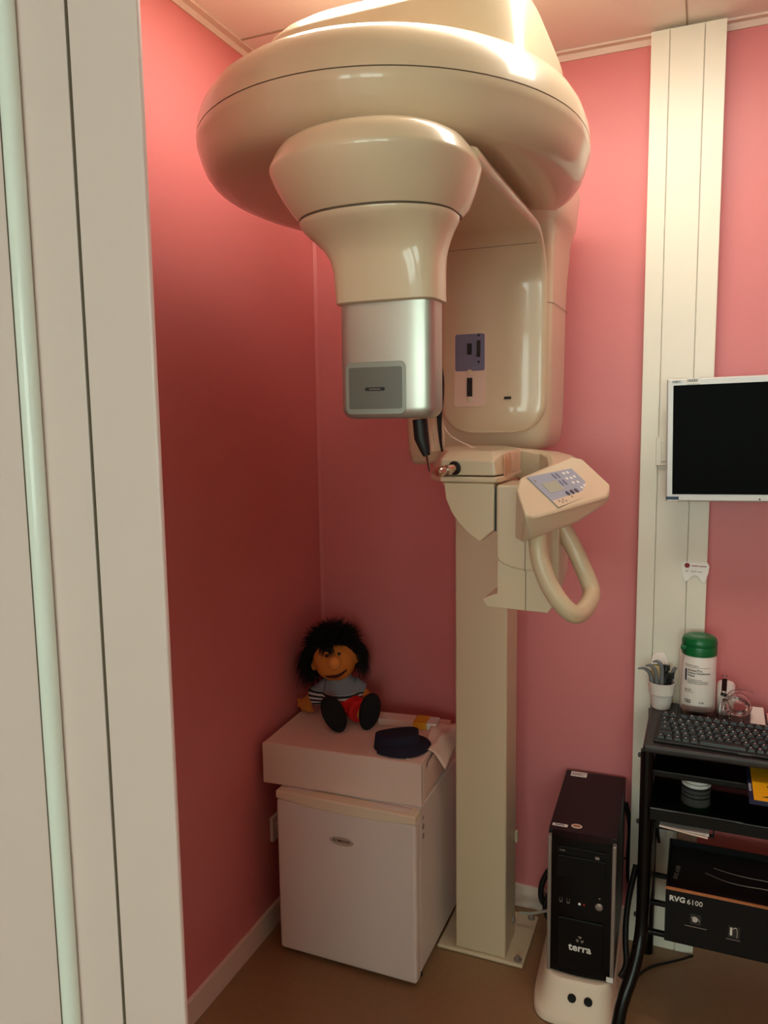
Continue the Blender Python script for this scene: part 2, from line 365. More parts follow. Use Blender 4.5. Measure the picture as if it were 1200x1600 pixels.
# silver sensor box with rounded lower corners
def sb(z, hw, f, b, n=5): return ring(.6875, hy+.003, hw, f, z, n, 72, b2=b)
pr = [sb(1.71,.080,.037,.036)]
for k in range(0, 8):
    a = PI/2*k/7; pr.append(sb(1.522+.018*(1-math.sin(a)), .080-.018*(1-math.cos(a)), .037-.012*(1-math.cos(a)), .036-.01*(1-math.cos(a))))
bx = MB().loft(pr).build('sensor_box', M['silver'], xr, smooth=50)
gy = hy+.003-.037
gp = plate((.6735,gy+.0012,1.5705), X, Z, .104, .083, .010, .0022, 'grille_frame', M['gframe'], bx, bevel=.0008)
plate((.6735,gy-.0009,1.5705), X, Z, .091, .066, .003, .0012, 'grille', M['grille'], bx)
bg = plate((.6735,gy-.0021,1.569), X, Z, .034, .0055, .0025, .001, 'badge', M['inkd'], bx)
MB().box(.664,.683,gy-.0034,gy-.003,1.5683,1.5695).build('badge_print', M['trim'], bx, smooth=0)
# probe below the box, film sleeve and dark loop behind it
MB().tube([(0.7253, -1.0400, 1.5203),(0.7284, -1.0400, 1.4887),(0.7339, -1.0400, 1.4707),(0.7372, -1.0400, 1.4601)], [.0125,.0125,.009,.006], N=16).build('cable_sleeve', M['rubber'], xr)
MB().tube([(0.7361, -1.0400, 1.4622),(0.7277, -1.0000, 1.4329)], .0022, N=8).build('guide_rod', M['chrome'], xr)
MB().tube([(0.7436, -1.0000, 1.6212),(0.7414, -0.9800, 1.5958),(0.7379, -0.9700, 1.5582),(0.7355, -0.9700, 1.5276),(0.7343, -0.9600, 1.4809),(0.7345, -0.9500, 1.4637)], [.003,.007,.007,.005,.0025,.002], N=10, smooth=2).build('dark_cable', M['rubber'], xr)
fs = MB(); rows = []
q00, q10, q01, q11 = (Vector(v) for v in ((0.7185, -0.9750, 1.5278), (0.7408, -0.9750, 1.5668), (0.7094, -0.9500, 1.4624), (0.7404, -0.9500, 1.4659)))
for j in range(14):
    t = j/13; row = []
    for i in range(20):
        u = i/19; v = (q00*(1-u)+q10*u)*(1-t)+(q01*(1-u)+q11*u)*t
        row.append((v.x, v.y+.0022*math.sin(u*33+2*math.sin(t*5))+.0014*math.sin(u*15+t*9), v.z))
    rows.append(row)
fs.loft(rows, cap=False, closed=False)
MB().add(fs.v, fs.f).build('film_sleeve', M['sleeve'], xr, smooth=80)
# chin support: arm from the column
ca = MB().prism([(.650,-.70,0),(.768,-.70,0),(.772,-.66,0),(.772,-.48,0),(.70,-.30,0),(.56,-.30,0),(.60,-.60,0)], (0,0,.066))
ca.v = [(x,y,z+1.385+(0.0)) for x,y,z in ca.v]
cs = MB().hull([(.650,-.70,1.402),(.768,-.70,1.402),(.650,-.70,1.436),(.764,-.70,1.432),(.657,-.672,1.452),(.752,-.675,1.452),(.772,-.66,1.402),(.770,-.66,1.444),(.772,-.49,1.402),(.770,-.49,1.452),(.73,-.46,1.456),(.60,-.46,1.456),(.60,-.62,1.402),(.61,-.58,1.456),(.60,-.46,1.402)]).build('chin_arm', M['cream'], xr, bevel=.004)
MB().hull([(.655,-.69,1.385),(.764,-.69,1.385),(.649,-.7005,1.389),(.769,-.7005,1.389),(.649,-.7005,1.4),(.769,-.7005,1.4),(.774,-.66,1.387),(.774,-.66,1.4),(.772,-.47,1.388),(.772,-.47,1.4),(.6,-.46,1.388),(.6,-.62,1.387),(.6,-.46,1.4),(.598,-.62,1.4)]).build('arm_tray', M['cream'], cs, bevel=.004)
MB().box(.585,.665,-.50,-.27,1.36,1.44).build('support_arm', M['cream'], xr, bevel=.008)
plate((.69,-.60,1.4562), X, Y, .016, .012, .002, .001, 'film_tape', M['paper'], cs)
MB().tube([(.62,-.60,1.51),(.635,-.60,1.485),(.66,-.60,1.47),(.69,-.60,1.458)], .0012, N=6, smooth=2).build('film_wire', M['paper'], xr)
MB().lathe([(.0145,0),(.0145,.004),(.0125,.005)], (.681,-.7005,1.418), axis=(-.35,-1,-.12), N=24).build('rod_socket', M['rubber'], cs)
MB().lathe([(.0095,0),(.0095,.018),(.0105,.019),(.0105,.03),(.007,.034),(.007,.040),(.0105,.042),(.0105,.053),(.007,.058)], (.681,-.7015,1.418), axis=(-.42,-1,-.12), N=24).build('metal_rod', M['chrome'], cs)
# clear wrap with printed film around the end of the arm
wr = MB().prism([(.7745,-.655,1.393),(.7745,-.655,1.447),(.7738,-.655,1.447),(.7738,-.655,1.393)], (0,.155,.003)).build('film_wrap', M['sleeve'], cs, smooth=0)
for k, (y_, z0, z1) in enumerate([(-.642,1.398,1.444),(-.634,1.402,1.436),(-.622,1.398,1.428),(-.612,1.41,1.446),(-.598,1.402,1.44)]):
    MB().box(.7748,.7751,y_,y_+.0028,z0,z1).build('red_print', M['cardin'], wr, smooth=0)
# shield below the arm
fn = [(.654,1.386),(.7635,1.386),(.7635,1.289),(.732,1.262),(.708,1.279),(.686,1.300),(.669,1.325),(.658,1.352)]
MB().prism([(x,-.695,z) for x,z in fn], (0,.05,0)).build('shield', M['cream'], xr, bevel=.003)
MB().box(.7637,.7688,-.688,-.64,1.285,1.378).build('shield_gap', M['black'], xr)
# bracket with its foot
up = [(.769,1.384),(.769,1.232),(.776,1.222),(.80,1.212),(.83,1.207),(.878,1.207),(.878,1.30),(.85,1.384)]
bk = MB().prism([(x,-.702,z) for x,z in up], (0,.13,0)).build('bracket', M['cream'], xr, bevel=.006)
lo = [(.770,1.23),(.770,1.155),(.741,1.143),(.739,1.139),(.747,1.126),(.752,1.1245),(.876,1.121),(.889,1.139),(.874,1.205),(.874,1.23)]
MB().prism([(x,-.694,z) for x,z in lo], (0,.11,0)).build('chin_foot', M['cream'], xr, bevel=.004)
MB().box(.8297,.8309,-.7026,-.69,1.208,1.285).box(.8297,.8309,-.6946,-.68,1.124,1.209).build('bracket_seam', M['seam'], bk, smooth=0)
sd = [(-.66,1.30),(-.66,1.15),(-.575,1.17),(-.545,1.185),(-.53,1.26),(-.56,1.285),(-.56,1.305)]
MB().prism([(.872,y,z) for y,z in sd], (.02,0,0)).build('side_bracket', M['cream'], bk, bevel=.004)
# console with control panel
con = [(0.8344, -0.7818, 1.4039),(0.8374, -0.8168, 1.3873),(0.8660, -0.8745, 1.3453),(0.8801, -0.8641, 1.3411),(0.9873, -0.6600, 1.3614),(0.9894, -0.6142, 1.3794),(0.9245, -0.5802, 1.4336),(0.9045, -0.5979, 1.4384),(0.8837, -0.6748, 1.4188),
       (0.8228, -0.7600, 1.2829),(0.8465, -0.8100, 1.2841),(0.8723, -0.8350, 1.2964),(0.9870, -0.6550, 1.3492),(0.9442, -0.7300, 1.3195),(.80,-.60,1.28),(.86,-.54,1.30),(.82,-.60,1.40)]
cn = MB().hull(con).build('console', M['cream'], xr, bevel=.006, seg=4)
# horseshoe rim joining console and arm
hsr = MB(); rg = []
for (x,y,h0,h1,w) in [(.690,-.44,1.385,1.453,.03),(.735,-.425,1.385,1.452,.03),(.79,-.425,1.37,1.447,.032),(.835,-.445,1.35,1.443,.034),(.868,-.49,1.33,1.437,.036),(.882,-.545,1.31,1.428,.036),(.885,-.60,1.31,1.415,.03)]:
    rg.append((x,y,h0,h1,w))
rings_ = []
for i, (x,y,h0,h1,w) in enumerate(rg):
    a = Vector(rg[min(i+1,len(rg)-1)][:2]); b = Vector(rg[max(i-1,0)][:2]); t = (a-b).normalized(); n = Vector((t.y,-t.x))
    p = Vector((x,y)); i1 = p+n*w; o1 = p-n*w
    rings_.append([(i1.x,i1.y,h0),(i1.x,i1.y,h1-.006),(i1.x*.85+o1.x*.15,i1.y*.85+o1.y*.15,h1),(o1.x*.8+i1.x*.2,o1.y*.8+i1.y*.2,h1-.002),(o1.x,o1.y,h1-.012),(o1.x,o1.y,h0)])
hsr.loft(rings_).build('horseshoe_rim', M['cream'], xr, smooth=40, bevel=.003, seg=2)
# control overlay on the slope of the console
ov = [Vector(v) for v in ((0.8456, -0.7650, 1.4041),(0.9110, -0.6450, 1.4146),(0.9654, -0.6650, 1.3677),(0.9118, -0.7950, 1.3508))]
nrm = (ov[1]-ov[0]).cross(ov[3]-ov[0]).normalized(); nrm = nrm if nrm.z > 0 else -nrm
def ovp(u, v, d=0): return tuple(ov[0]*(1-u)*(1-v)+ov[1]*u*(1-v)+ov[2]*u*v+ov[3]*(1-u)*v+nrm*(d+.001))
def quad(name, u0, v0, u1, v1, m, par, d, t=.0008):
    g = MB(); nu = 6; a = []
    for k in range(nu+1): a.append(ovp(u0+(u1-u0)*k/nu, v0, d))
    for k in range(nu+1): a.append(ovp(u1-(u1-u0)*k/nu, v1, d))
    return g.prism(a, tuple(nrm*t)).build(name, m, par, smooth=0)
op = quad('control_panel', 0, 0, 1, 1, M['panelgrey'], cn, 0, .0012)
quad('cream_strip', 0, .80, .97, 1.0, M['cream'], op, .0013, .0005)
quad('display', .12, .28, .44, .60, M['lcd'], op, .0012, .001)
def oval(u, v, ru, rv, d=.0013):
    return [ovp(u+ru*math.cos(2*PI*k/14), v+rv*math.sin(2*PI*k/14), d) for k in range(14)]
for u, v, ru, rv in [(.50,.15,.02,.10),(.585,.15,.02,.10),(.50,.40,.02,.10),(.585,.40,.02,.10)]:
    MB().prism(oval(u,v,ru,rv), tuple(nrm*.001)).build('rocker_button', M['bluegrey'], op, smooth=0)
for u, v, ru, rv in [(.42,.74,.032,.075),(.53,.74,.032,.075),(.64,.74,.032,.075)]:
    MB().prism(oval(u,v,ru,rv), tuple(nrm*.0012)).build('oval_button', M['button'], op, smooth=0)
for u, v in [(.74,.12),(.83,.12),(.70,.30),(.79,.32),(.88,.30),(.74,.48),(.84,.50),(.90,.66),(.80,.70)]:
    MB().prism(oval(u,v,.026,.045), tuple(nrm*.0008)).build('round_button', M['inkw'], op, smooth=0)
for u, v in [(.12,.86),(.16,.92),(.21,.86),(.25,.92),(.44,.86),(.06,.16)]: MB().prism(oval(u,v,.016,.03,.0019), tuple(nrm*.0004)).build('panel_symbol', M['trim'], op, smooth=0)
# carrying handle below the console
hp = [(0.8722, -0.7750, 1.3087),(0.8721, -0.7850, 1.2790),(0.8796, -0.7900, 1.2404),(0.9010, -0.7900, 1.1881),(0.9383, -0.7850, 1.1436),(0.9542, -0.7450, 1.1404),(0.9612, -0.6600, 1.1554),(0.9516, -0.6400, 1.1800),(0.9218, -0.6300, 1.2413),(0.9001, -0.6300, 1.2808),(0.8893, -0.6300, 1.2993)]
MB().tube(hp, .0178, N=20, smooth=3).build('grip_handle', M['handle'], xr, smooth=60)

# ------------------------------------------------------------------ cable duct on the back wall
cd = thing('cable_duct', 'tall white three-strip cable duct rising from floor to ceiling on the pink wall', 'cable duct', (1.09,-.03,0))
MB().box(1.003,1.18,-.045,-.0006,.0005,2.492).build('duct_body', M['white'], cd)
for a, b in ((1.003,1.0475),(1.049,1.1295),(1.131,1.18)):
    MB().box(a,b,-.052,-.0455,.0005,2.488).build('duct_cover', M['white'], cd, bevel=.0015)
sw = thing('light_switch', 'white light switch plate on the duct beside the monitor', 'switch', (1.085,-.053,1.39))
MB().box(1.043,1.125,-.062,-.0525,1.388,1.465).build('switch_plate', M['white'], sw, bevel=.002)
MB().box(1.056,1.112,-.066,-.0605,1.40,1.453).build('rocker', M['white'], sw, bevel=.0015)
tt = thing('tooth_sign', 'small white tooth-shaped card with a round red logo stuck on the duct edge', 'sign', (1.15,-.056,1.08))
tp = [(1.124,1.132),(1.175,1.132),(1.182,1.128),(1.1855,1.121),(1.184,1.105),(1.178,1.084),(1.174,1.077),(1.169,1.076),(1.1645,1.084),(1.158,1.0935),(1.150,1.096),(1.142,1.0925),(1.1355,1.083),(1.131,1.077),(1.126,1.079),(1.122,1.088),(1.117,1.109),(1.115,1.121),(1.118,1.129)]
MB().prism([(x,-.056,z) for x,z in tp], (0,.0025,0)).build('card', M['tooth'], tt)
MB().lathe([(.0068,0),(.0068,.0004)], (1.1305,-.0565,1.121), axis=(0,-1,0), N=20).build('round_logo', M['redlogo'], tt, smooth=0)
MB().box(1.141,1.158,-.0566,-.0561,1.1195,1.1215).box(1.160,1.179,-.0566,-.0561,1.119,1.121).build('printed_line', M['redlogo'], tt, smooth=0)
text('handwriting', '2F  A23 mm', .0085, (1.1475,-.0562,1.105), X, Z, M['trim'], tt, ext=.0002)

# ------------------------------------------------------------------ monitor
mn = thing('monitor', 'silver-framed flat monitor with a black screen mounted over the desk', 'monitor', (1.075,-.15,1.302))
MB().box(1.075,1.46,-.15,-.105,1.302,1.612).build('monitor_housing', M['bezel'], mn, bevel=.004)
MB().box(1.0905,1.4445,-.1512,-.149,1.3205,1.5955).build('screen', M['screen'], mn, smooth=0)
text('maker_name', 'NEC', .0078, (1.0985,-.1506,1.604), X, Z, M['inkd'], mn, bold=.0001, sx=1.35)
st = MB().box(1.121,1.154,-.1515,-.1503,1.5985,1.6128).build('barcode_sticker', M['inkw'], mn, smooth=0)
g = MB(); xx = 1.1235
for k in range(14):
    w = random.choice((.0006,.0009,.0014)); g.box(xx, xx+w, -.1519,-.1515,1.6025,1.6095); xx += w+.0009
g.build('barcode', M['inkd'], st, smooth=0)
MB().box(1.0755,1.1065,-.1513,-.1503,1.3065,1.3145).build('blue_sticker', M['blue'], mn, smooth=0)
MB().box(1.079,1.1045,-.1513,-.1503,1.3035,1.3058).build('white_strip', M['inkw'], mn, smooth=0)
MB().lathe([(.0022,0),(.0022,.001)], (1.293,-.15,1.309), axis=(0,-1,0), N=10).build('power_light', M['inkd'], mn)
MB().box(1.25,1.29,-.105,-.0006,1.42,1.48).build('mount_arm', M['black'], mn)
mn.rotation_euler = (0, -.018, 0)

# ------------------------------------------------------------------ refrigerator
fr = thing('mini_refrigerator', 'small white refrigerator standing on the floor in the corner', 'refrigerator', (.29,-.3,0))
MB().box(.084,.496,-.425,-.03,.018,.4935).build('cabinet', M['fridge'], fr, bevel=.006)
dr = MB().box(.081,.499,-.468,-.43,.014,.4655).build('door', M['fridge'], fr, bevel=.009, seg=4)
pts = []
for k in range(13):
    u = k/12; pts.append((.081+.418*u, -.469, .4665-.0165*math.sin(PI*u)**.8*0 - .010*math.sin(PI*u)))
tpn = [(.081,-.470,.4915),(.081,-.470,.468)]+[(.081+.418*k/12, -.470, .468-.012*math.sin(PI*k/12)) for k in range(1,12)]+[(.499,-.470,.468),(.499,-.470,.4915)]
MB().prism(tpn, (0,.042,0)).build('handle_strip', M['fridgetop'], fr, bevel=.005)
for a_, b_ in ((.10,.185),(.37,.475)):
    MB().box(a_,b_,-.452,-.434,.4915,.4932).build('grip_recess', M['fridge'], fr, bevel=.0006)
MB().box(.477,.494,-.458,-.43,.4915,.4942).build('hinge_cap', M['fridgetop'], fr, bevel=.0012)
bd = MB().prism([(.284+.036*math.cos(2*PI*k/28),-.4682,.380+.0125*math.sin(2*PI*k/28)) for k in range(28)], (0,-.0015,0)).build('oval_badge', M['badge'], dr)
text('brand_lettering', 'BOMANN', .0115, (.284,-.4699,.381), X, Z, M['inkd'], dr, bold=.0001, ext=.0002)
for z0, rr_ in ((.455,.005),(.430,.008),(.403,.008)):
    MB().lathe([(rr_,0),(rr_,.0006),(rr_*.6,.0008)], (.4962,-.40,z0), axis=X, N=16).build('warning_mark', M['trim'], fr)
for fx, fy in ((.10,-.41),(.48,-.41),(.10,-.05),(.48,-.05)):
    MB().lathe([(.014,0),(.014,.019)], (fx,fy,.0003), N=14).build('foot', M['black'], fr)
ws = thing('wall_socket', 'white power socket low on the pink wall beside the refrigerator', 'socket', (.006,-.34,.28))
MB().box(.0006,.012,-.375,-.30,.27,.345).build('socket_plate', M['white'], ws, bevel=.002)
MB().lathe([(.02,0),(.02,.003),(.016,.001)], (.012,-.338,.308), axis=X, N=20).build('socket_ring', M['white'], ws)

# ------------------------------------------------------------------ carton on the refrigerator and what lies on it
bxr = thing('cardboard_box', 'flat white cardboard box lying on top of the small refrigerator', 'box', (.26,-.28,.4945))
W0, W1, V0, V1, B0_, T0 = .022, .490, -.430, -.112, .4950, .6140
xb = rotz(3.0, (.26,-.28,0))
MB().box(W0,W1,V0,V1,B0_,T0).build('box_body', M['card'], bxr, bevel=.0025, xf=xb)
MB().box(W0-.002,W1+.002,V0-.0022,V0-.0004,B0_,T0-.001).build('front_flap', M['card'], bxr, bevel=.0006, xf=xb)
MB().prism([(W1+.002,V0+.006,B0_),(W1+.002,V0+.006,T0-.002),(W1+.002,V0+.030,T0-.002),(W1+.004,V0+.034,T0-.025),(W1+.004,V0+.034,B0_+.03)], (.0016,0,0)).build('side_flap', M['card'], bxr, xf=xb)
MB().prism([(W1+.003,V0+.036,B0_+.02),(W1+.006,V0+.036,T0-.028),(W1+.008,V0+.046,T0-.012),(W1+.002,V1-.01,T0-.004),(W1+.002,V1-.01,B0_)], (.0016,0,0)).build('tuck_flap', M['card'], bxr, xf=xb)
# carton tube with the yellow band
ct = thing('flat_carton', 'long white carton with a yellow band lying behind the navy cap', 'carton', (.38,-.15,.6148))
xc = rotz(6, (.38,-.17,0))
MB().box(.285,.392,-.205,-.150,.6145,.6345).build('white_body', M['card'], ct, bevel=.002, xf=xc)
MB().box(.392,.432,-.208,-.147,.6142,.6350).build('yellow_band', M['yellow'], ct, bevel=.002, xf=xc)
MB().box(.432,.462,-.205,-.150,.6145,.6345).build('white_end', M['tub'], ct, bevel=.002, xf=xc)
# sheet of paper draped over the corner of the box
rows = []
for j in range(15):
    v = j/14; row = []
    for i in range(17):
        u = i/16
        x = .443+.090*u+.036*v*(1-u); y = -.165-.185*v+.05*u
        over = max(0, x-.508+.02*v); z = .6225+.004*math.sin(u*7+v*4)+.003*math.sin(v*9-u*5)+.006*v*u
        if over > 0: z -= over*1.15+over*over*9; x -= over*.12
        row.append((x,y,max(z,.52)))
    rows.append(row)
tag(MB().loft(rows, cap=False, closed=False).build('crumpled_sheet', M['paper'], smooth=80), 'crumpled white tissue sheet hanging over the corner of the white box', 'paper')
bpy.data.objects['crumpled_sheet'].modifiers.new('thick','SOLIDIFY').thickness = .0012
# navy cap lying on its side
cp = thing('navy_cap', 'dark navy cloth cap lying on the white box in front of the doll', 'cap', (.41,-.35,.6148))
rows = []
c0 = Vector((.405,-.345,.6148))
cr_ = MB(); rings_ = []
for k in range(9):
    t = k/8; r = (1-.06*t)
    rings_.append([(.402+.066*r*math.cos(2*PI*i/40)-.004*t, -.350+.050*r*math.sin(2*PI*i/40)+.012*t, .6146+.0005+.040*t+.009*t*math.cos(2*PI*i/40)+.003*t*math.sin(2*PI*i/40*2+.6)) for i in range(40)])
rings_.append([(.398+.045*math.cos(2*PI*i/40), -.338+.034*math.sin(2*PI*i/40), .657+.006*math.cos(2*PI*i/40)) for i in range(40)])
rings_.append([(.398+.015*math.cos(2*PI*i/40), -.338+.012*math.sin(2*PI*i/40), .655) for i in range(40)])
cr_.loft(rings_).build('crown', M['navy'], cp, smooth=70)
brm = []; 
outl = [(0.3539, -0.4083, 0.6155),(0.3910, -0.4158, 0.6155),(0.4371, -0.4152, 0.6155),(0.4712, -0.3939, 0.6155),(0.4908, -0.3565, 0.6155),(0.4938, -0.3112, 0.6155),(0.4748, -0.2725, 0.6155),(0.4439, -0.2558, 0.6155),(0.4096, -0.2687, 0.6155),(0.3627, -0.3472, 0.6155)]
vb = MB(); n_ = len(outl); cxb = Vector((.43,-.355,0))
rgs = []
for s_, z_ in ((1.0,.6155),(1.0,.619),(.93,.625),(.72,.637),(.3,.642)):
    rgs.append([(cxb.x+(p[0]-cxb.x)*s_, cxb.y+(p[1]-cxb.y)*s_, z_) for p in outl])
vb.loft(rgs).build('brim', M['navy'], cp, smooth=70, sub=2)
MB().box(.452,.460,-.4085,-.4065,.6165,.6185).build('cloth_tag', M['inkw'], cp, smooth=0)

# ------------------------------------------------------------------ plush doll
dl = thing('plush_doll', 'plush doll with shaggy black hair and red shorts sitting on the white box', 'doll', (.145,-.20,.6148))
hc = Vector((0.1420, -0.2000, 0.7984))
face = Vector((.30,-.95,-.06)).normalized()
fr_x = Vector((0,0,1)).cross(-face).normalized(); fr_x = -fr_x if fr_x.x < 0 else fr_x
fr_z = fr_x.cross(-face).normalized(); fr_z = fr_z if fr_z.z > 0 else -fr_z
tilt = math.radians(-8)
ex = fr_x*math.cos(tilt)-fr_z*math.sin(tilt); ez = fr_x*math.sin(tilt)+fr_z*math.cos(tilt)
def hp_(a, b, c): return hc+ex*a+ez*b+face*c
HR = Matrix((ex, -face, ez)).transposed()
bdy = MB()
bdy.ball(hc, (.066,.058,.062), rot=HR); bdy.ball(hp_(0,-.022,.006), (.060,.052,.045), rot=HR)
bdy.ball(hp_(-.068,-.018,.0), (.010,.010,.017), rot=HR); bdy.ball(hp_(.066,-.010,.0), (.010,.010,.017), rot=HR)
bdy.tube([hp_(0,-.05,-.01),(.150,-.185,.70),(.160,-.185,.645)], [.035,.045,.055], N=16)
la = [(0.0771, -0.1900, 0.6879),(0.0569, -0.2000, 0.6598),(0.0407, -0.2000, 0.6411)]
bdy.tube([(.118,-.18,.70)]+la, [.022,.018,.016,.018], N=12)
hdc = Vector((0.0359, -0.2000, 0.6343))
for k, (a, b) in enumerate([(470,1096),(467,1104),(473,1111),(481,1115),(488,1112)]):
    pk = Vector((0.0359, -0.2000, 0.6343)); 
bdy.ball((0.0383, -0.2000, 0.6387), (.021,.015,.020))
for q in ((0.0136, -0.2000, 0.6459),(0.0182, -0.2050, 0.6316),(0.0326, -0.2070, 0.6218),(0.0505, -0.2070, 0.6180),(0.0630, -0.2050, 0.6211)):
    bdy.tube([hdc, q], [.009,.0078], N=10); bdy.ball(q, .0078, 10, 8)
bdy.tube([(.195,-.17,.705),(.222,-.15,.67),(.225,-.14,.64)], [.02,.017,.017], N=12)
f1 = Vector((0.1879, -0.3000, 0.6709)); f2 = Vector((0.2764, -0.2500, 0.6667))
bdy.tube([(.150,-.20,.640),(.165,-.25,.640),tuple(f1+Vector((-.012,.03,-.006)))], [.026,.022,.020], N=12)
bdy.tube([(.195,-.19,.640),(.235,-.225,.640),tuple(f2+Vector((-.016,.025,-.006)))], [.026,.022,.020], N=12)
bdy.build('body', M['skin'], dl, remesh=.0042, soft=3)
MB().ball(hp_(.010,.006,.066), (.020,.019,.019), rot=HR).build('nose', M['nose'], dl)
mo = []
for k in range(25):
    u = -1+2*k/24; a = .036*u; b = -.040+.010*u*u*(1 if u > 0 else .3)+.006*max(0,u)
    mo.append((a,b))
g = MB(); rr1 = []
for k, (a, b) in enumerate(mo):
    w = .0048*math.sqrt(max(0,1-(k/12-1)**2))+.0004; cdep = .052*math.sqrt(max(0,1-(a/.060)**2-((b+.022)/.045)**2*.8))+.0075
    rr1.append([tuple(hp_(a+.006,b+w*math.cos(t),cdep+.0025*math.sin(t))) for t in (0,PI/2,PI,3*PI/2)])
g.loft(rr1).build('mouth', M['mouth'], dl)
for a, b in ((-.012,.030),(.026,.031)):
    e = MB().ball(hp_(a,b,.0525), (.0072,.0055,.0082), rot=HR).build('eye', M['nose'], dl)
    MB().ball(hp_(a+.001,b-.001,.0565), (.0052,.004,.0058), rot=HR).build('pupil', M['black'], e)
sh = MB()
sh.tube([hp_(0,-.052,-.008),(.150,-.186,.705),(.158,-.188,.668),(.160,-.190,.655)], [.034,.053,.061,.062], N=20)
sh.tube([(.122,-.185,.708),(.095,-.195,.680),(0.0633, -0.1950, 0.6630)], [.030,.032,.031], N=14)
sh.tube([(.188,-.175,.712),(.215,-.155,.69)], [.026,.023], N=14)
sh.build('striped_shirt', M['jersey'], dl, remesh=.0045, soft=3)
so = MB(); so.ball((0.1804, -0.2050, 0.6655), (.058,.04,.026)); so.tube([(.152,-.20,.646),(.160,-.235,.648),(.166,-.268,.648)], [.033,.034,.033], N=14); so.tube([(.198,-.19,.650),(.222,-.220,.652),(.240,-.238,.652)], [.033,.035,.034], N=14)
so.build('shorts', M['red'], dl, remesh=.005, soft=3)
for fc, pa, pb, w, h in ((Vector((0.1895, -0.3120, 0.6678)),(509,1093),(531,1143),.0325,.056),(Vector((0.2820, -0.2580, 0.6684)),(584,1088),(571,1139),.0305,.054)):
    nv = Vector((.42,-.9,.12)).normalized()
    yv = Vector((0,0,1)); dx = (pa[0]-pb[0])/(pb[1]-pa[1])
    xv = yv.cross(nv).normalized(); xv = xv if xv.x > 0 else -xv
    yv = (nv.cross(xv)); yv = yv if yv.z > 0 else -yv
    yy = (yv+xv*dx).normalized(); xx_ = (xv-yv*dx).normalized()
    rm = Matrix((xx_, -nv, yy)).transposed()
    s_ = MB(); rings_ = []
    for d, sc in ((.006,.55),(.0045,.85),(.0,1.0),(-.008,1.02),(-.02,.9),(-.03,.62)):
        rings_.append([tuple(fc+xx_*(w*sc*math.cos(2*PI*i/28))+yy*(h*sc*math.sin(2*PI*i/28)*(1-.06*math.sin(2*PI*i/28)))+nv*d) for i in range(28)])
    s_.loft(rings_).build('shoe', M['felt'], dl, smooth=60)
# hair: scalp mass plus a few thousand tapering strands
hm = MB(); hm.ball(hp_(0,.014,-.020), (.074,.062,.062), rot=HR)
def strand(p, d, L, w, droop, seg=4):
    p = Vector(p); d = Vector(d).normalized(); s_ = d.cross(Vector((random.uniform(-1,1),random.uniform(-1,1),random.uniform(-1,1)))).normalized()
    vs = []
    for k in range(seg+1):
        ww = w*(1-(k/seg))**.8+.0001; vs += [tuple(p-s_*ww), tuple(p+s_*ww)]
        p = p+d*L/seg; d = (d+Vector((0,0,-droop/seg))+Vector((random.uniform(-.1,.1),random.uniform(-.1,.1),random.uniform(-.1,.1)))).normalized()
    hm.add(vs, [(2*k,2*k+1,2*k+3,2*k+2) for k in range(seg)])
cnt = 0
while cnt < 5200:
    v = Vector((random.gauss(0,1),random.gauss(0,1),random.gauss(0,1))).normalized()
    a, b, c = v.x, v.z, v.y           # ex, ez, face components
    hairline = .46+.30*a*a*0
    if c > .05 and b < .50+.25*(c-.6) and abs(a) < .93: continue
    if b < -.55: continue
    if c > .3 and abs(a) > .75 and b < .3: continue
    p = hp_(a*.068, .012+b*.066, -.012+c*.062)
    out = ex*a*.9+ez*b*.9+face*c*.8
    side = abs(a) > .45 or c < -.2
    if b > .45:
        d = out+Vector((random.uniform(-.6,.6),random.uniform(-.6,.6),random.uniform(-.2,.4))); L = random.uniform(.026,.055); dr = random.uniform(.4,2.0)
        if c > .35 : L *= .75
    else:
        d = out*.9+Vector((random.uniform(-.5,.5),random.uniform(-.5,.5),-.5)); L = random.uniform(.06,.115) if a < 0 else random.uniform(.05,.085); dr = random.uniform(2,4)
    strand(p, d, L, random.uniform(.0009,.0018), dr); cnt += 1
for k in range(130):
    a = random.uniform(-.030,.010); p = hp_(a, .058, .042); strand(p, face*.5-ez+ex*random.uniform(-.35,.35), random.uniform(.020,.042), .0014, .6)
hm.build('hair', M['hair'], dl, smooth=0)
dl.location.z += .004

# ------------------------------------------------------------------ computer tower on its stand
cs_ = thing('tower_stand', 'cream plastic rolling stand with two black holes under the computer tower', 'computer stand', (.90,-.2,0))
st_ = MB()
def sr(z, x0, x1, y0, y1, n=5): return ring((x0+x1)/2, (y0+y1)/2, (x1-x0)/2, (y1-y0)/2, z, n, 72)
st_.loft([sr(.004,.788,1.005,-.448,.0-.02),sr(.004,.785,1.008,-.452,-.018),sr(.016,.785,1.008,-.452,-.018),sr(.024,.790,1.004,-.447,-.02),sr(.034,.800,.998,-.436,-.02),sr(.085,.808,.995,-.418,-.02),sr(.098,.811,.993,-.414,-.02),sr(.103,.816,.989,-.41,-.022)]).build('stand_shell', M['stand'], cs_, smooth=40, xf=rotz(2.5,(.9,-.2,0)))
xh = rotz(2.5,(.9,-.2,0))
for q in (.890,.930):
    MB().lathe([(.0105,0),(.0105,.003),(.008,.002)], tuple(xh@Vector((q,-.4265,.066))), axis=(.04,-1,.22), N=24).build('black_hole', M['blackm'], cs_)
for fx, fy in ((.82,-.40),(.97,-.40),(.82,-.06),(.97,-.06)):
    MB().ball((fx,fy,.009), (.008,.008,.0088), 12, 8).build('castor', M['black'], cs_)
pc = thing('computer_tower', 'black desktop computer tower standing on the cream rolling stand', 'computer', (.905,-.2,.1035))
MB().box(.822,.990,-.375,-.022,.1038,.480).build('case', M['tower'], pc, bevel=.002)
fp = MB()
rows = []
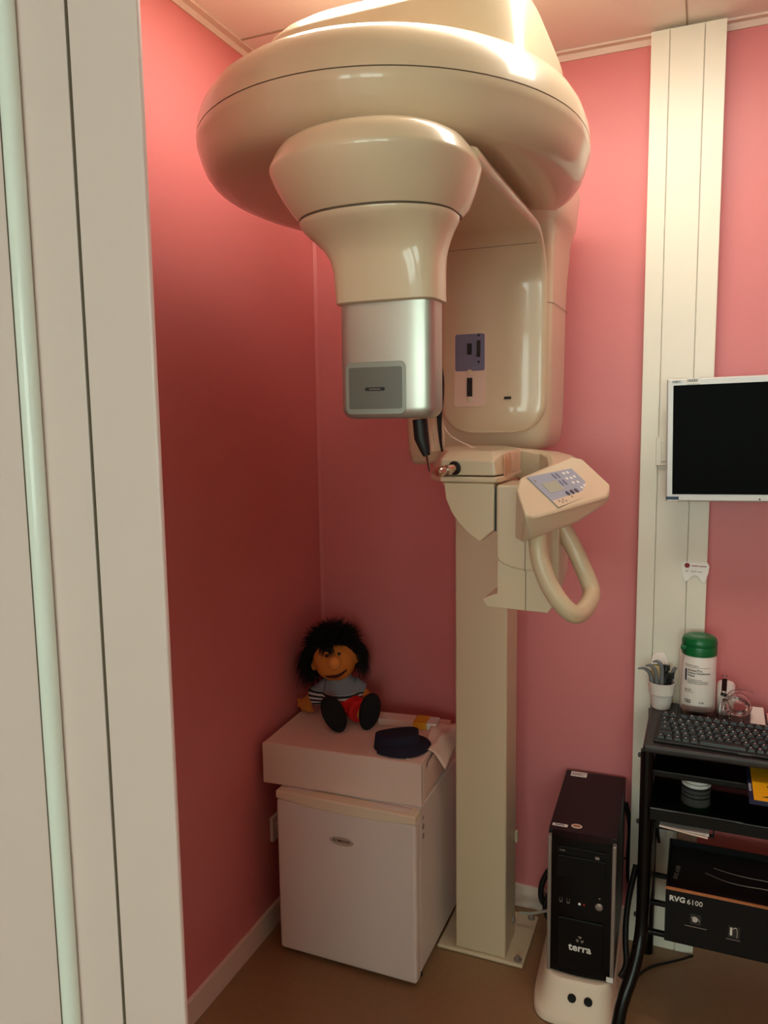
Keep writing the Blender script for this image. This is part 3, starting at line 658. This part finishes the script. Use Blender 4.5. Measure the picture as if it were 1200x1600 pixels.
for k in range(13):
    u = k/12; x = .832+.148*u; y = -.3915-.007*math.sin(PI*u); rows.append([(x,y,.108),(x,y,.474),(x,-.375,.480),(x,-.375,.1045)])
fp.loft(rows).build('front_bezel', M['towerf'], pc, smooth=60)
for x0, x1 in ((.8225,.8325),(.9795,.9895)):
    MB().box(x0,x1,-.394,-.374,.104,.470).build('side_trim', M['trim'], pc, bevel=.003)
od = MB().box(.848,.966,-.4005,-.394,.432,.452).build('optical_drive', M['towerf'], pc, bevel=.001)
MB().box(.853,.858,-.4012,-.4003,.4415,.4435).box(.860,.866,-.4012,-.4003,.441,.444).build('disc_mark', M['trim'], od, smooth=0)
MB().box(.940,.950,-.4014,-.4003,.432,.440).build('eject_button', M['trim'], od, bevel=.0005)
MB().box(.848,.966,-.4003,-.394,.372,.4285).build('drive_cover', M['towerf'], pc, bevel=.0015)
MB().lathe([(.0095,0),(.0095,.003),(.007,.0045)], (.951,-.395,.306), axis=(0,-1,0), N=22).build('power_button', M['trim'], pc)
MB().lathe([(.0022,0),(.0022,.0015)], (.952,-.3955,.328), axis=(0,-1,0), N=10).build('power_led', M['trim'], pc)
for q in (.858,.876):
    MB().box(q-.0035,q-.0028,-.4005,-.396,.303,.314).box(q+.0028,q+.0035,-.4005,-.396,.303,.314).box(q-.0035,q+.0035,-.4005,-.396,.3022,.3032).build('usb_port', M['trim'], pc, smooth=0)
for q, mm in ((.904,'inkw'),(.915,'redlogo')):
    MB().lathe([(.0033,0),(.0033,.001),(.0016,.0006)], (q,-.399,.306), axis=(0,-1,0), N=14).build('audio_jack', M[mm], pc)
lw = MB().box(.850,.963,-.4012,-.394,.128,.262).build('lower_cover', M['towerf'], pc, bevel=.0015)
text('logo_lettering', 'terra', .0275, (.9065,-.4016,.187), X, Z, M['inkw'], pc, bold=.0006, ext=.0003)
g = MB()
for k in range(3):
    a0 = PI/2+2*PI*k/3; g.prism([(.9065+.0095*r*math.cos(a0+t),-.4013,.2105+.0095*r*math.sin(a0+t)) for r, t in ((.35,-.5),(1,-.55),(1.05,.05),(1.0,.55),(.5,.4))], (0,-.0006,0))
g.build('round_emblem', M['trim'], pc, smooth=0)
MB().box(.972,.9885,-.3952,-.3938,.108,.121).build('small_sticker', M['inkw'], pc, smooth=0)
xs = MB().box(.838,.883,-.33+.27,-.30+.27,.4802,.4807).build('rating_sticker', M['inkw'], pc, smooth=0)
MB().box(.841,.88,-.040,-.038,.4807,.4809).box(.841,.868,-.046,-.044,.4807,.4809).box(.841,.876,-.052,-.050,.4807,.4809).build('print_line', M['inkd'], xs, smooth=0)
xs = MB().box(.828,.866,-.356,-.344,.4802,.4807).build('label_strip', M['inkw'], pc, smooth=0)
MB().box(.834,.858,-.352,-.348,.4807,.4809).build('print_line', M['inkd'], xs, smooth=0)
xs = MB().prism([(.888+.0135*math.cos(2*PI*k/24),-.343+.0105*math.sin(2*PI*k/24),.4802) for k in range(24)], (0,0,.0005)).build('oval_sticker', M['inkw'], pc, smooth=0)
MB().prism([(.888+.0115*math.cos(2*PI*k/24),-.343+.006*math.sin(2*PI*k/24),.4807) for k in range(24)], (0,0,.0002)).build('orange_print', M['cardin'], xs, smooth=0)
pc.rotation_euler = (0,0,math.radians(2.0))

# ------------------------------------------------------------------ desk
dk = thing('computer_desk', 'black metal computer desk with shelves under the monitor', 'desk', (1.33,-.22,0))
MB().box(1.05,1.62,-.385,-.065,.720,.7395).build('tabletop', M['desktop'], dk, bevel=.007, seg=4)
for ys, lab in ((-.365,'f'),(-.085,'b')):
    for sx, x0 in ((1,1.060),(-1,1.610)):
        if ys == -.365:
            pth = [(x0,ys,.720),(x0,ys,.31),(x0-.002*sx,ys-.012,.24),(x0-.015*sx,ys-.052,.172),(x0-.036*sx,ys-.084,.115),(x0-.046*sx,ys-.104,.05),(x0-.050*sx,ys-.118,.002)]
        else: pth = [(x0,ys,.720),(x0,ys,.3),(x0,ys,.002)]
        lg = MB().tube(pth, .0155, N=14, smooth=2).build('leg', M['deskblk'], dk)
        if sx == 1 and ys == -.365:
            for zz in (.705,.535,.29):
                MB().lathe([(.006,0),(.006,.004),(.003,.006)], (x0-.0155,ys,zz), axis=(-1,0,0), N=10).build('leg_bolt', M['black'], lg)
MB().box(1.072,1.60,-.372,-.075,.659,.676).build('upper_shelf', M['deskblk'], dk, bevel=.003)
MB().box(1.068,1.602,-.384,-.075,.553,.585).build('lower_shelf', M['gloss'], dk, bevel=.003)
MB().box(1.066,1.604,-.375,-.36,.250,.260).box(1.066,1.604,-.12,-.105,.250,.260).box(1.066,1.604,-.25,-.235,.250,.260).build('bottom_rack', M['deskblk'], dk, bevel=.002)
for zz in (.70,.55,.27):
    MB().box(1.05,1.07,-.36,-.09,zz-.012,zz+.012).build('side_rail', M['deskblk'], dk, bevel=.002)
MB().box(1.067,1.073,-.35,-.10,.283,.42).build('side_panel', M['deskblk'], dk, bevel=.002)
MB().box(1.085,1.215,-.366,-.36,.525,.531).box(1.085,1.215,-.22,-.214,.510,.516).box(1.085,1.089,-.366,-.36,.531,.553).box(1.085,1.089,-.22,-.214,.516,.553).box(1.211,1.215,-.366,-.36,.531,.553).box(1.211,1.215,-.22,-.214,.516,.553).build('hanging_rack', M['deskblk'], dk)

# keyboard
kb = thing('keyboard', 'black computer keyboard lying along the front edge of the black desk', 'keyboard', (1.30,-.28,.7397))
xk = rotz(-2.5, (1.09,-.28,0))
MB().hull([(1.075,-.362,.7402),(1.53,-.362,.7402),(1.075,-.362,.747),(1.53,-.362,.747),(1.075,-.195,.7402),(1.53,-.195,.7402),(1.075,-.195,.760),(1.53,-.195,.760)]).build('keyboard_body', M['kbody'], kb, bevel=.006, xf=xk)
g = MB(); gl = MB()
rowsY = [(-.352,.0165),(-.3285,.0165),(-.305,.0165),(-.2815,.0165),(-.258,.0165),(-.224,.0135)]
for ri, (y0, dy) in enumerate(rowsY):
    x = 1.084+(.0 if ri in (0,5) else .0)
    while x < 1.51:
        w = .0155
        if ri in (1,2,3) and x < 1.09: w = .0155*(1.5+.3*(3-ri))
        if ri == 0 and 1.16 < x < 1.20: w = .10
        if ri == 5 and int((x-1.084)/.019) % 5 == 1 and x < 1.2: x += .006
        zt = .748+(y0+.362)*.078
        vs = [(x,y0,zt-.001),(x+w,y0,zt-.001),(x+w,y0+dy,zt+dy*.078-.001),(x,y0+dy,zt+dy*.078-.001)]
        tp_ = [(x+.0018,y0+.002,zt+.006),(x+w-.0018,y0+.002,zt+.006),(x+w-.0018,y0+dy-.0015,zt+.0065),(x+.0018,y0+dy-.0015,zt+.0065)]
        g.loft([vs, tp_])
        if random.random() < .85 and w < .03:
            cx_, cy_ = x+w*.42, y0+dy*.55; gl.box(cx_-.0016,cx_+.0016,cy_-.0022,cy_+.0022,zt+.0064,zt+.0067)
        x += w+.0034
nk_ = len(g.f); g.add(gl.v, gl.f)
ko = g.build('keys', M['keys'], kb, smooth=0, xf=xk); ko.data.materials.append(M['inkw'])
ko.data.polygons.foreach_set('material_index', [0]*nk_+[1]*(len(g.f)-nk_))
MB().box(1.262,1.29,-.3625,-.3612,.7432,.7445).build('maker_print', M['trim'], kb, smooth=0, xf=xk)

# beaker with hooks
ZT = .7398
cpx, cpy = 1.078, -.118
cu_ = thing('white_cup', 'small white plastic cup holding grey hooks at the desk corner', 'cup', (cpx,cpy,ZT))
MB().lathe([(.021,.0),(.024,.002),(.029,.036),(.0305,.04),(.0325,.042),(.035,.070),(.036,.0735),(.0335,.0735),(.0305,.045),(.022,.006),(.001,.005)], (cpx,cpy,ZT), N=40).build('cup_wall', M['tub'], cu_, smooth=30)
HK = [((-.024,-.004),(-.062,-.006,.103),(-.030,-.004,.096),'longest grey hook bending out over the rim of the white cup'),
      ((-.012,-.010),(-.042,-.012,.115),(-.016,-.012,.108),'grey hook in the cup bending beside the longest one'),
      ((.0,-.012),(-.024,-.012,.128),(.0,-.012,.122),'tallest grey hook standing in the white cup'),
      ((.020,.006),(.036,.006,.109),(.028,.006,.104),'short grey hook leaning towards the green-lidded tub')]
for (bx_, by_), tip, mid, lab in HK:
    b0 = (cpx+bx_*.6, cpy+by_*.6, ZT+.012)
    h = MB().tube([b0, (cpx+bx_,cpy+by_,ZT+.07), (cpx+mid[0],cpy+mid[1],ZT+mid[2]), (cpx+(mid[0]+tip[0])/2,cpy+(mid[1]+tip[1])/2,ZT+max(mid[2],tip[2])+.004), (cpx+tip[0],cpy+tip[1],ZT+tip[2])], [.0055,.0065,.0055,.004,.002], N=12, smooth=3)
    tag(h.build('plastic_hook', M['greyhook'], smooth=70), lab, 'hook', 'grey hooks in the white cup')
for (bx_, by_), top, lab in (((.010,-.004),(.010,.010,.112),'black clip standing in the white cup behind the hooks'),((.016,-.012),(.022,-.012,.098),'shorter black clip in the white cup among the hooks')):
    p0 = Vector((cpx+bx_*.6,cpy+by_*.6,ZT+.012)); p1 = Vector((cpx+top[0],cpy+top[1],ZT+top[2]))
    k_ = MB().tube([p0, p1], .0055, N=10); tp_ = p1+Vector((0,0,.002)); k_.box(tp_.x-.014,tp_.x+.009,tp_.y-.004,tp_.y+.004,tp_.z-.012,tp_.z+.002)
    tag(k_.build('black_clip', M['black']), lab, 'clip', 'black clips in the white cup')

# tub of wipes
kx, ky = 1.168, -.130
tb = thing('wipes_tub', 'tall white tub of disinfectant wipes with a green screw lid', 'tub', (kx,ky,ZT))
tbb = MB().lathe([(.030,0),(.036,.002),(.040,.012),(.0425,.018),(.0430,.022),(.0430,.160),(.041,.1665)], (kx,ky,ZT), N=48).build('tub_body', M['tub'], tb, smooth=30)
lid = MB().lathe([(.0425,.164),(.0438,.166),(.0438,.186),(.0432,.188),(.0438,.190),(.0436,.200),(.040,.2085),(.032,.2125),(.022,.2125),(.016,.211),(.001,.211)], (kx,ky,ZT), N=48).build('green_lid', M['green'], tb, smooth=30)
MB().box(kx-.045,kx-.030,ky-.036,ky-.024,ZT+.180,ZT+.190).build('lid_tab', M['green'], lid, bevel=.002)
cam_dir = Vector((1.1616-kx, -2.2539-ky, 0)).normalized(); ldir = Matrix.Rotation(math.radians(-4),3,'Z')@cam_dir
def wrap(mb, base):
    """wrap a flat print (x across, z up, metres) round the tub"""
    out = []; a0 = math.atan2(ldir.y, ldir.x)
    for x, y, z in mb.v:
        a = a0+x/.0432; r = .0432+y; out.append((kx+r*math.cos(a), ky+r*math.sin(a), ZT+z))
    mb.v = out; return mb
def wtext(name, s, size, x, z, m, bold=0):
    cu = bpy.data.curves.new(name, 'FONT'); cu.body = s; cu.size = size; cu.align_x = 'LEFT'; cu.offset = bold; cu.resolution_u = 2; cu.extrude = .00015
    t_ = bpy.data.objects.new('tmp', cu); COL.objects.link(t_); me = bpy.data.meshes.new_from_object(t_.evaluated_get(bpy.context.evaluated_depsgraph_get()))
    mb = MB(); mb.add([(x+v.co.x, .0002+v.co.z, z+v.co.y) for v in me.vertices], [tuple(p.vertices) for p in me.polygons])
    bpy.data.objects.remove(t_); bpy.data.meshes.remove(me); bpy.data.curves.remove(cu)
    return wrap(mb, 0).build(name, m, tbb, smooth=0)
wtext('small_print', 'Medical Product', .0052, -.032, .1395, M['inkd'])
wtext('product_print', "Sanisept'Plus\nSurface Disinfection\nWipes", .0072, -.0245, .1265, M['inkd'], .00008)
wtext('small_print', 'for Healthcare use\nDisinfecting and cleaning of\nmedical devices and surfaces', .0047, -.0245, .1025, M['inkd'])
wtext('small_print', 'Ref 1250\n20 x 22 cm', .0052, -.032, .074, M['inkd'])
wtext('count_print', '150', .0135, -.034, .040, M['inkd'], .0003)
wtext('small_print', 'Lxb', .0085, .006, .042, M['inkd'])
g = MB()
for k in range(12): 
    for a, b in ((-.0318+.0045*k/12, 0),): pass
g.loft([[(-.0325+.0055*u,.0003,.1295),(-.0325+.0055*u,.0003,.0985)] for u in (0,.5,1)], cap=False, closed=False); wrap(g,0).build('blue_bar', M['bluesp'], tbb, smooth=0)
g = MB(); g.loft([[(-.034+.066*k/20,.0003,.1365),(-.034+.066*k/20,.0003,.1358)] for k in range(21)], cap=False, closed=False); wrap(g,0).build('rule_line', M['inkd'], tbb, smooth=0)

# clear items beside the tub
tr = MB()
x0, x1, y0, y1, z0, z1, t_ = 1.122, 1.216, -.196, -.178, ZT+.0002, ZT+.036, .0015
tr.box(x0,x1,y0,y0+t_,z0,z1).box(x0,x1,y1-t_,y1,z0,z1).box(x0,x0+t_,y0+t_,y1-t_,z0,z1).box(x1-t_,x1,y0+t_,y1-t_,z0,z1).box(x0,x1,y0+t_,y1-t_,z0,z0+t_)
tag(tr.build('acrylic_tray', M['clear'], smooth=0), 'low clear acrylic tray standing in front of the green-lidded tub', 'tray')
ch = thing('sensor_holder', 'clear bent plastic sensor holder with a dark red grip beside the tub', 'sensor holder', (1.232,-.17,ZT))
MB().tube([(1.226,-.19,ZT+.006),(1.224,-.185,ZT+.04),(1.231,-.175,ZT+.068),(1.242,-.17,ZT+.04),(1.246,-.168,ZT+.006)], .0045, N=10, smooth=3).build('loop_arm', M['clear'], ch)
MB().tube([(1.228,-.178,ZT+.072),(1.230,-.175,ZT+.078)], .008, N=16).build('joint_ring', M['black'], ch)
MB().box(1.2245,1.2355,-.179,-.172,ZT+.085,ZT+.117).build('red_grip', M['mouth'], ch, bevel=.002)
MB().tube([(1.229,-.175,ZT+.076),(1.230,-.175,ZT+.124)], .0062, N=12).build('grip_tube', M['clear'], ch)
rd = MB().lathe([(.020,0),(.022,.004),(.022,.078),(.018,.084),(.001,.085)], (1.236,-.100,ZT), N=32)
tag(rd.build('white_pot', M['tub'], smooth=40), 'plain white round pot standing behind the clear sensor holder', 'pot')
def coil(cx, cy, cz, r, turns, ph, rise, tilt):
    pts = []
    for k in range(int(26*turns)):
        a = ph+2*PI*k/26; pts.append((cx+r*math.cos(a), cy+r*.45*math.sin(a)+tilt*math.sin(a), cz+r*.85*math.sin(a)*.8+rise*k/26))
    return pts
cb_ = thing('tube_coil', 'coiled clear plastic tubing with black marked connectors on the desk', 'tubing', (1.285,-.16,ZT))
MB().tube(coil(1.258,-.16,ZT+.038,.030,2.4,.5,.003,-.02), .0042, N=10).build('clear_coil', M['clear'], cb_)
MB().tube(coil(1.268,-.15,ZT+.042,.026,1.6,2.0,.004,.015), .0036, N=10).build('clear_coil', M['clear'], cb_)
MB().tube([(1.236,-.19,ZT+.075),(1.246,-.19,ZT+.092),(1.274,-.185,ZT+.095),(1.296,-.18,ZT+.088)], .003, N=8, smooth=2).build('loose_end', M['clear'], cb_)
for q in (1.248,1.280):
    cc = MB().box(q-.008,q+.010,-.199,-.185,ZT+.0004,ZT+.024).build('connector', M['clear'], cb_, bevel=.002)
    MB().box(q-.006,q-.002,-.1996,-.1992,ZT+.004,ZT+.008).box(q-.006,q-.002,-.1996,-.1992,ZT+.011,ZT+.014).box(q-.006,q-.002,-.1996,-.1992,ZT+.018,ZT+.021).build('black_mark', M['black'], cc, smooth=0)
kp = thing('white_keypad', 'low white plastic unit with a ribbed front edge lying behind the keyboard', 'device', (1.335,-.13,ZT))
MB().hull([(1.292,-.182,ZT+.0003),(1.328,-.186,ZT+.0003),(1.292,-.182,ZT+.008),(1.328,-.186,ZT+.008),(1.296,-.085,ZT+.0003),(1.328,-.085,ZT+.0003),(1.296,-.085,ZT+.022),(1.328,-.085,ZT+.022)]).build('unit_body', M['tub'], kp, bevel=.003)
g = MB()
for k in range(9): g.box(1.295+.0036*k,1.2968+.0036*k,-.1866,-.1835,ZT+.002,ZT+.007)
g.build('rib_strip', M['trim'], kp, smooth=0)
tag(MB().prism([(1.334,-.188,ZT+.0003),(1.46,-.195,ZT+.0003),(1.47,-.075,ZT+.0003),(1.336,-.075,ZT+.0003)], (0,0,.003)).build('pink_leaflet', M['pinkpap'], smooth=0), 'pink printed leaflet lying flat behind the keyboard', 'leaflet')
tag(MB().lathe([(.012,0),(.014,.003),(.014,.012),(.010,.016)], (1.352,-.160,ZT+.0035), N=20).build('red_cap', M['redpl']), 'small red plastic cap lying on the pink leaflet', 'cap')
pk = thing('wrapped_swabs', 'pale yellow wrapped packet leaning on the duct behind the white cup', 'packet', (1.085,-.09,ZT))
MB().hull([(1.062,-.078,ZT+.0005),(1.108,-.078,ZT+.0005),(1.062,-.06,ZT+.0005),(1.108,-.06,ZT+.0005),(1.046,-.072,ZT+.100),(1.092,-.072,ZT+.103),(1.046,-.056,ZT+.100),(1.092,-.056,ZT+.103)]).build('packet_body', M['paleyel'], pk, bevel=.006)
MB().hull([(1.045,-.074,ZT+.103),(1.094,-.074,ZT+.105),(1.050,-.062,ZT+.130),(1.082,-.062,ZT+.138),(1.046,-.057,ZT+.104),(1.092,-.057,ZT+.106),(1.066,-.057,ZT+.136)]).build('packet_film', M['tub'], pk, bevel=.004)
tag(MB().hull([(1.123,-.083,ZT+.0005),(1.180,-.083,ZT+.0005),(1.123,-.072,ZT+.0005),(1.180,-.072,ZT+.0005),(1.118,-.066,ZT+.155),(1.175,-.066,ZT+.150),(1.118,-.058,ZT+.155),(1.175,-.058,ZT+.150)]).build('paper_bag', M['card'], bevel=.003), 'flat white paper bag leaning on the duct behind the tall tub', 'paper bag')

# things on the shelves
bo = thing('yellow_book', 'yellow book with a navy spine lying on the upper desk shelf', 'book', (1.35,-.40,.6765))
MB().box(1.2885,1.42,-.470,-.29,.6765,.6845).build('book_block', M['inkw'], bo, smooth=0)
MB().box(1.2885,1.422,-.472,-.288,.6845,.6860).build('yellow_cover', M['ylw'], bo, bevel=.0006)
sp_ = MB().box(1.279,1.288,-.472,-.288,.6762,.6862).box(1.279,1.422,-.4735,-.4705,.6762,.6862).build('navy_spine', M['bluesp'], bo, bevel=.0006)
text('spine_title', 'WEGWEISER', .007, (1.2835,-.41,.6863), (0,1,0), (-1,0,0), M['inkw'], bo, ext=.0001)
MB().prism([(1.305,-.452,.6861),(1.335,-.455,.6861),(1.345,-.446,.6861),(1.32,-.444,.6861)], (0,0,.0003)).prism([(1.318,-.40,.6861),(1.33,-.41,.6861),(1.34,-.395,.6861),(1.322,-.385,.6861)], (0,0,.0003)).build('cover_drawing', M['inkd'], bo, smooth=0)
tw = thing('shelf_tub', 'short white labelled tub with a dark green lid standing on the glossy lower shelf', 'tub', (1.172,-.20,.5853))
twb = MB().lathe([(.030,.0),(.035,.003),(.0355,.044),(.034,.046)], (1.172,-.22,.5853), N=32).build('tub_wall', M['tub'], tw, smooth=30)
MB().lathe([(.0365,.0461),(.0365,.067),(.034,.0695),(.001,.0695)], (1.172,-.22,.5853), N=32).build('tub_lid', M['green'], tw, smooth=30)
MB().lathe([(.0357,.012),(.0357,.0135)], (1.172,-.22,.5853), N=32).build('label_line', M['inkd'], twb, smooth=0)
MB().lathe([(.0358,.022),(.0358,.0245)], (1.172,-.22,.5853), N=32).build('label_line', M['inkd'], twb, smooth=0)
bl = MB(); bl.prism([(1.086,-.372,.5315),(1.206,-.372,.5315),(1.206,-.19,.517),(1.086,-.19,.517)], (0,0,.011))
blt = thing('paper_booklet', 'white paper booklet tucked in the rack below the glossy shelf', 'booklet', (1.15,-.29,.517))
MB().prism([(1.092,-.372,.5342),(1.200,-.395,.5356),(1.206,-.195,.5190),(1.092,-.195,.5190)], (0,0,.0035)).build('pages', M['paper'], blt, smooth=0)
MB().prism([(1.0925,-.374,.5384),(1.203,-.394,.5420),(1.2065,-.195,.5232),(1.0925,-.195,.5230)], (0,0,.0012)).build('cover', M['tub'], blt, smooth=0)

# black carton on the bottom rack
rv = thing('sensor_carton', 'open black printed carton with an orange cut edge on the bottom rack of the desk', 'carton', (1.30,-.28,.2605))
xa, xb_, ya, yb, za, zb = 1.112, 1.52, -.402, -.16, .2606, .394
MB().box(xa,xb_,ya+.004,ya+.0075,za,zb).build('front_panel', M['rvg'], rv, smooth=0)
MB().box(xa,xa+.004,ya+.008,yb,za,zb).box(xb_-.004,xb_,ya+.008,yb,za,zb).box(xa,xb_,yb,yb+.004,za,zb).box(xa,xb_,ya+.008,yb,za,za+.003).build('carton_walls', M['rvg'], rv, smooth=0)
MB().box(xa,xb_,ya+.003,ya+.0085,zb,zb+.0045).build('raw_edge', M['cardin'], rv, smooth=0)
MB().box(xa+.005,xb_-.005,ya+.012,yb-.003,za+.107,za+.117).build('inner_tray', M['blackm'], rv, smooth=0)
text('bold_lettering', 'RVG', .0185, (1.1385,ya+.0036,.3725), X, Z, M['inkw'], rv, bold=.0005)
text('number_lettering', '6100', .0178, (1.1775,ya+.0036,.3715), X, Z, M['inkw'], rv)
text('tray_lettering', 'RVG 6100', .015, (1.135,-.29,za+.1176), (.1,1,0), (-1,.1,0), M['trim'], rv)
sq = MB().box(1.1685,1.1925,ya+.003,ya+.004,.318,.3435).build('eye_square', M['rvgsq'], rv, smooth=0)
g = MB(); 
g.lathe([(.0058,0),(.0058,.0004),(.0034,.0004),(.0034,0)], (1.179,ya+.0029,.330), axis=(0,-1,0), N=20)
g.lathe([(.0017,0),(.0017,.0004)], (1.179,ya+.0029,.330), axis=(0,-1,0), N=10)
g.tube([(1.171,ya+.0027,.334),(1.176,ya+.0027,.3375),(1.182,ya+.0027,.337),(1.187,ya+.0027,.332),(1.190,ya+.0027,.3275)], .0011, N=6, smooth=2, flat=.4)
g.build('eye_symbol', M['inkw'], sq, smooth=0)
sq = MB().box(1.252,1.2765,ya+.003,ya+.004,.306,.334).build('tooth_square', M['rvgsq'], rv, smooth=0)
g = MB(); g.tube([(1.258,ya+.0027,.331),(1.258,ya+.0027,.312)], [.0022,.0026], N=8, flat=.4); g.tube([(1.262,ya+.0027,.328),(1.266,ya+.0027,.3325),(1.271,ya+.0027,.330),(1.271,ya+.0027,.308)], .0013, N=8, smooth=2, flat=.4)
g.build('sensor_symbol', M['inkw'], sq, smooth=0)
MB().box(1.157,1.205,ya+.0032,ya+.004,.3105,.312).box(1.248,1.278,ya+.0032,ya+.004,.300,.3015).build('underline', M['trim'], rv, smooth=0)
MB().tube([(1.20,-.27,za+.1185),(1.26,-.30,za+.1195),(1.36,-.29,za+.119),(1.45,-.31,za+.119)], .0008, N=6, smooth=2).build('grey_lead', M['trim'], rv)
MB().tube([(1.22,-.24,za+.1185),(1.28,-.26,za+.121),(1.36,-.255,za+.119),(1.44,-.27,za+.119)], .0008, N=6, smooth=2).build('grey_lead', M['trim'], rv)

# ------------------------------------------------------------------ cables
def cable(name, pts, r, m, lab, sm=3):
    return tag(MB().tube(pts, r, N=10, smooth=sm).build(name, M[m], smooth=70), lab, 'cable')
cable('power_cable', [(.80,-.035,.19),(.765,-.035,.15),(.745,-.045,.10),(.752,-.05,.05),(.80,-.045,.03)], .009, 'cable', 'thick black cable looping down beside the column foot')
cable('power_cable', [(.81,-.09,.16),(.775,-.09,.11),(.765,-.10,.06),(.80,-.10,.022)], .007, 'cable', 'second black cable curving under the tower beside the base plate')
cable('grey_cable', [(.70,-.13,.06),(.735,-.13,.065),(.77,-.125,.078),(.805,-.12,.09)], .0045, 'cablegrey', 'short grey cable running from the column to the tower')
cable('thin_cable', [(.985,-.012,.40),(1.002,-.015,.33),(.996,-.015,.24),(1.0,-.015,.16)], .007, 'cable', 'black cable hanging behind the back of the computer tower')
cable('thin_cable', [(.90,-.006,.222),(.95,-.006,.218),(.975,-.008,.222),(.995,-.04,.245)], .0025, 'cable', 'thin black cable crossing the pink wall behind the tower')
cable('desk_cable', [(1.095,-.11,.51),(1.085,-.11,.44),(1.076,-.10,.39),(1.082,-.09,.34)], .0045, 'cable', 'black cable curving down from the adapter below the shelf')
cable('desk_cable', [(1.115,-.11,.51),(1.12,-.11,.46),(1.135,-.10,.42),(1.15,-.095,.40)], .0045, 'cable', 'straight black cable dropping from the adapter into the carton')
cable('floor_cable', [(1.02,-.30,.045),(1.03,-.25,.012),(1.06,-.16,.005),(1.14,-.10,.005),(1.18,-.07,.01)], .0035, 'cable', 'thin cable lying on the floor below the desk')
cable('stand_cable', [(1.028,-.16,.30),(1.012,-.22,.22),(1.012,-.27,.15),(1.022,-.30,.10),(1.008,-.33,.085)], .008, 'cable', 'black cable bunched behind the curved desk leg')
tag(MB().box(1.085,1.125,-.125,-.09,.51,.5525).build('power_adapter', M['black'], bevel=.004), 'small black power adapter under the glossy shelf', 'adapter')
tag(MB().prism([(1.05,-.066,.34),(1.10,-.066,.34),(1.096,-.066,.40),(1.054,-.066,.40)], (0,.012,0)).build('double_socket', M['tub'], bevel=.003), 'white double power socket on the duct below the desk shelf', 'socket')

# ------------------------------------------------------------------ camera, light, colour
cam = bpy.data.cameras.new('camera'); co = bpy.data.objects.new('camera', cam); COL.objects.link(co)
CM = [[0.92444, -0.03337, 0.37988, 1.16157], [0.38112, 0.11503, -0.91734, -2.25393], [-0.01308, 0.9928, 0.11906, 1.52093]]
co.matrix_world = Matrix(CM+[[0,0,0,1]])
cam.sensor_fit = 'VERTICAL'; cam.sensor_height = 36.0; cam.lens = 1207.736/1600*36.0; cam.clip_start = .01
scene.camera = co
w = bpy.data.worlds.new('world'); scene.world = w; w.use_nodes = True
w.node_tree.nodes['Background'].inputs[0].default_value = (.75,.85,1,1); w.node_tree.nodes['Background'].inputs[1].default_value = .04
scene.view_settings.view_transform = 'Standard'; scene.view_settings.look = 'None'; scene.view_settings.gamma = 1; scene.view_settings.use_curve_mapping = False
scene.view_settings.exposure = 0
scene.cycles.use_denoising = True
scene.cycles.max_bounces = 10; scene.cycles.diffuse_bounces = 6; scene.cycles.transmission_bounces = 8
scene.cycles.sample_clamp_indirect = 6
scene.cycles.caustics_reflective = False; scene.cycles.caustics_refractive = False
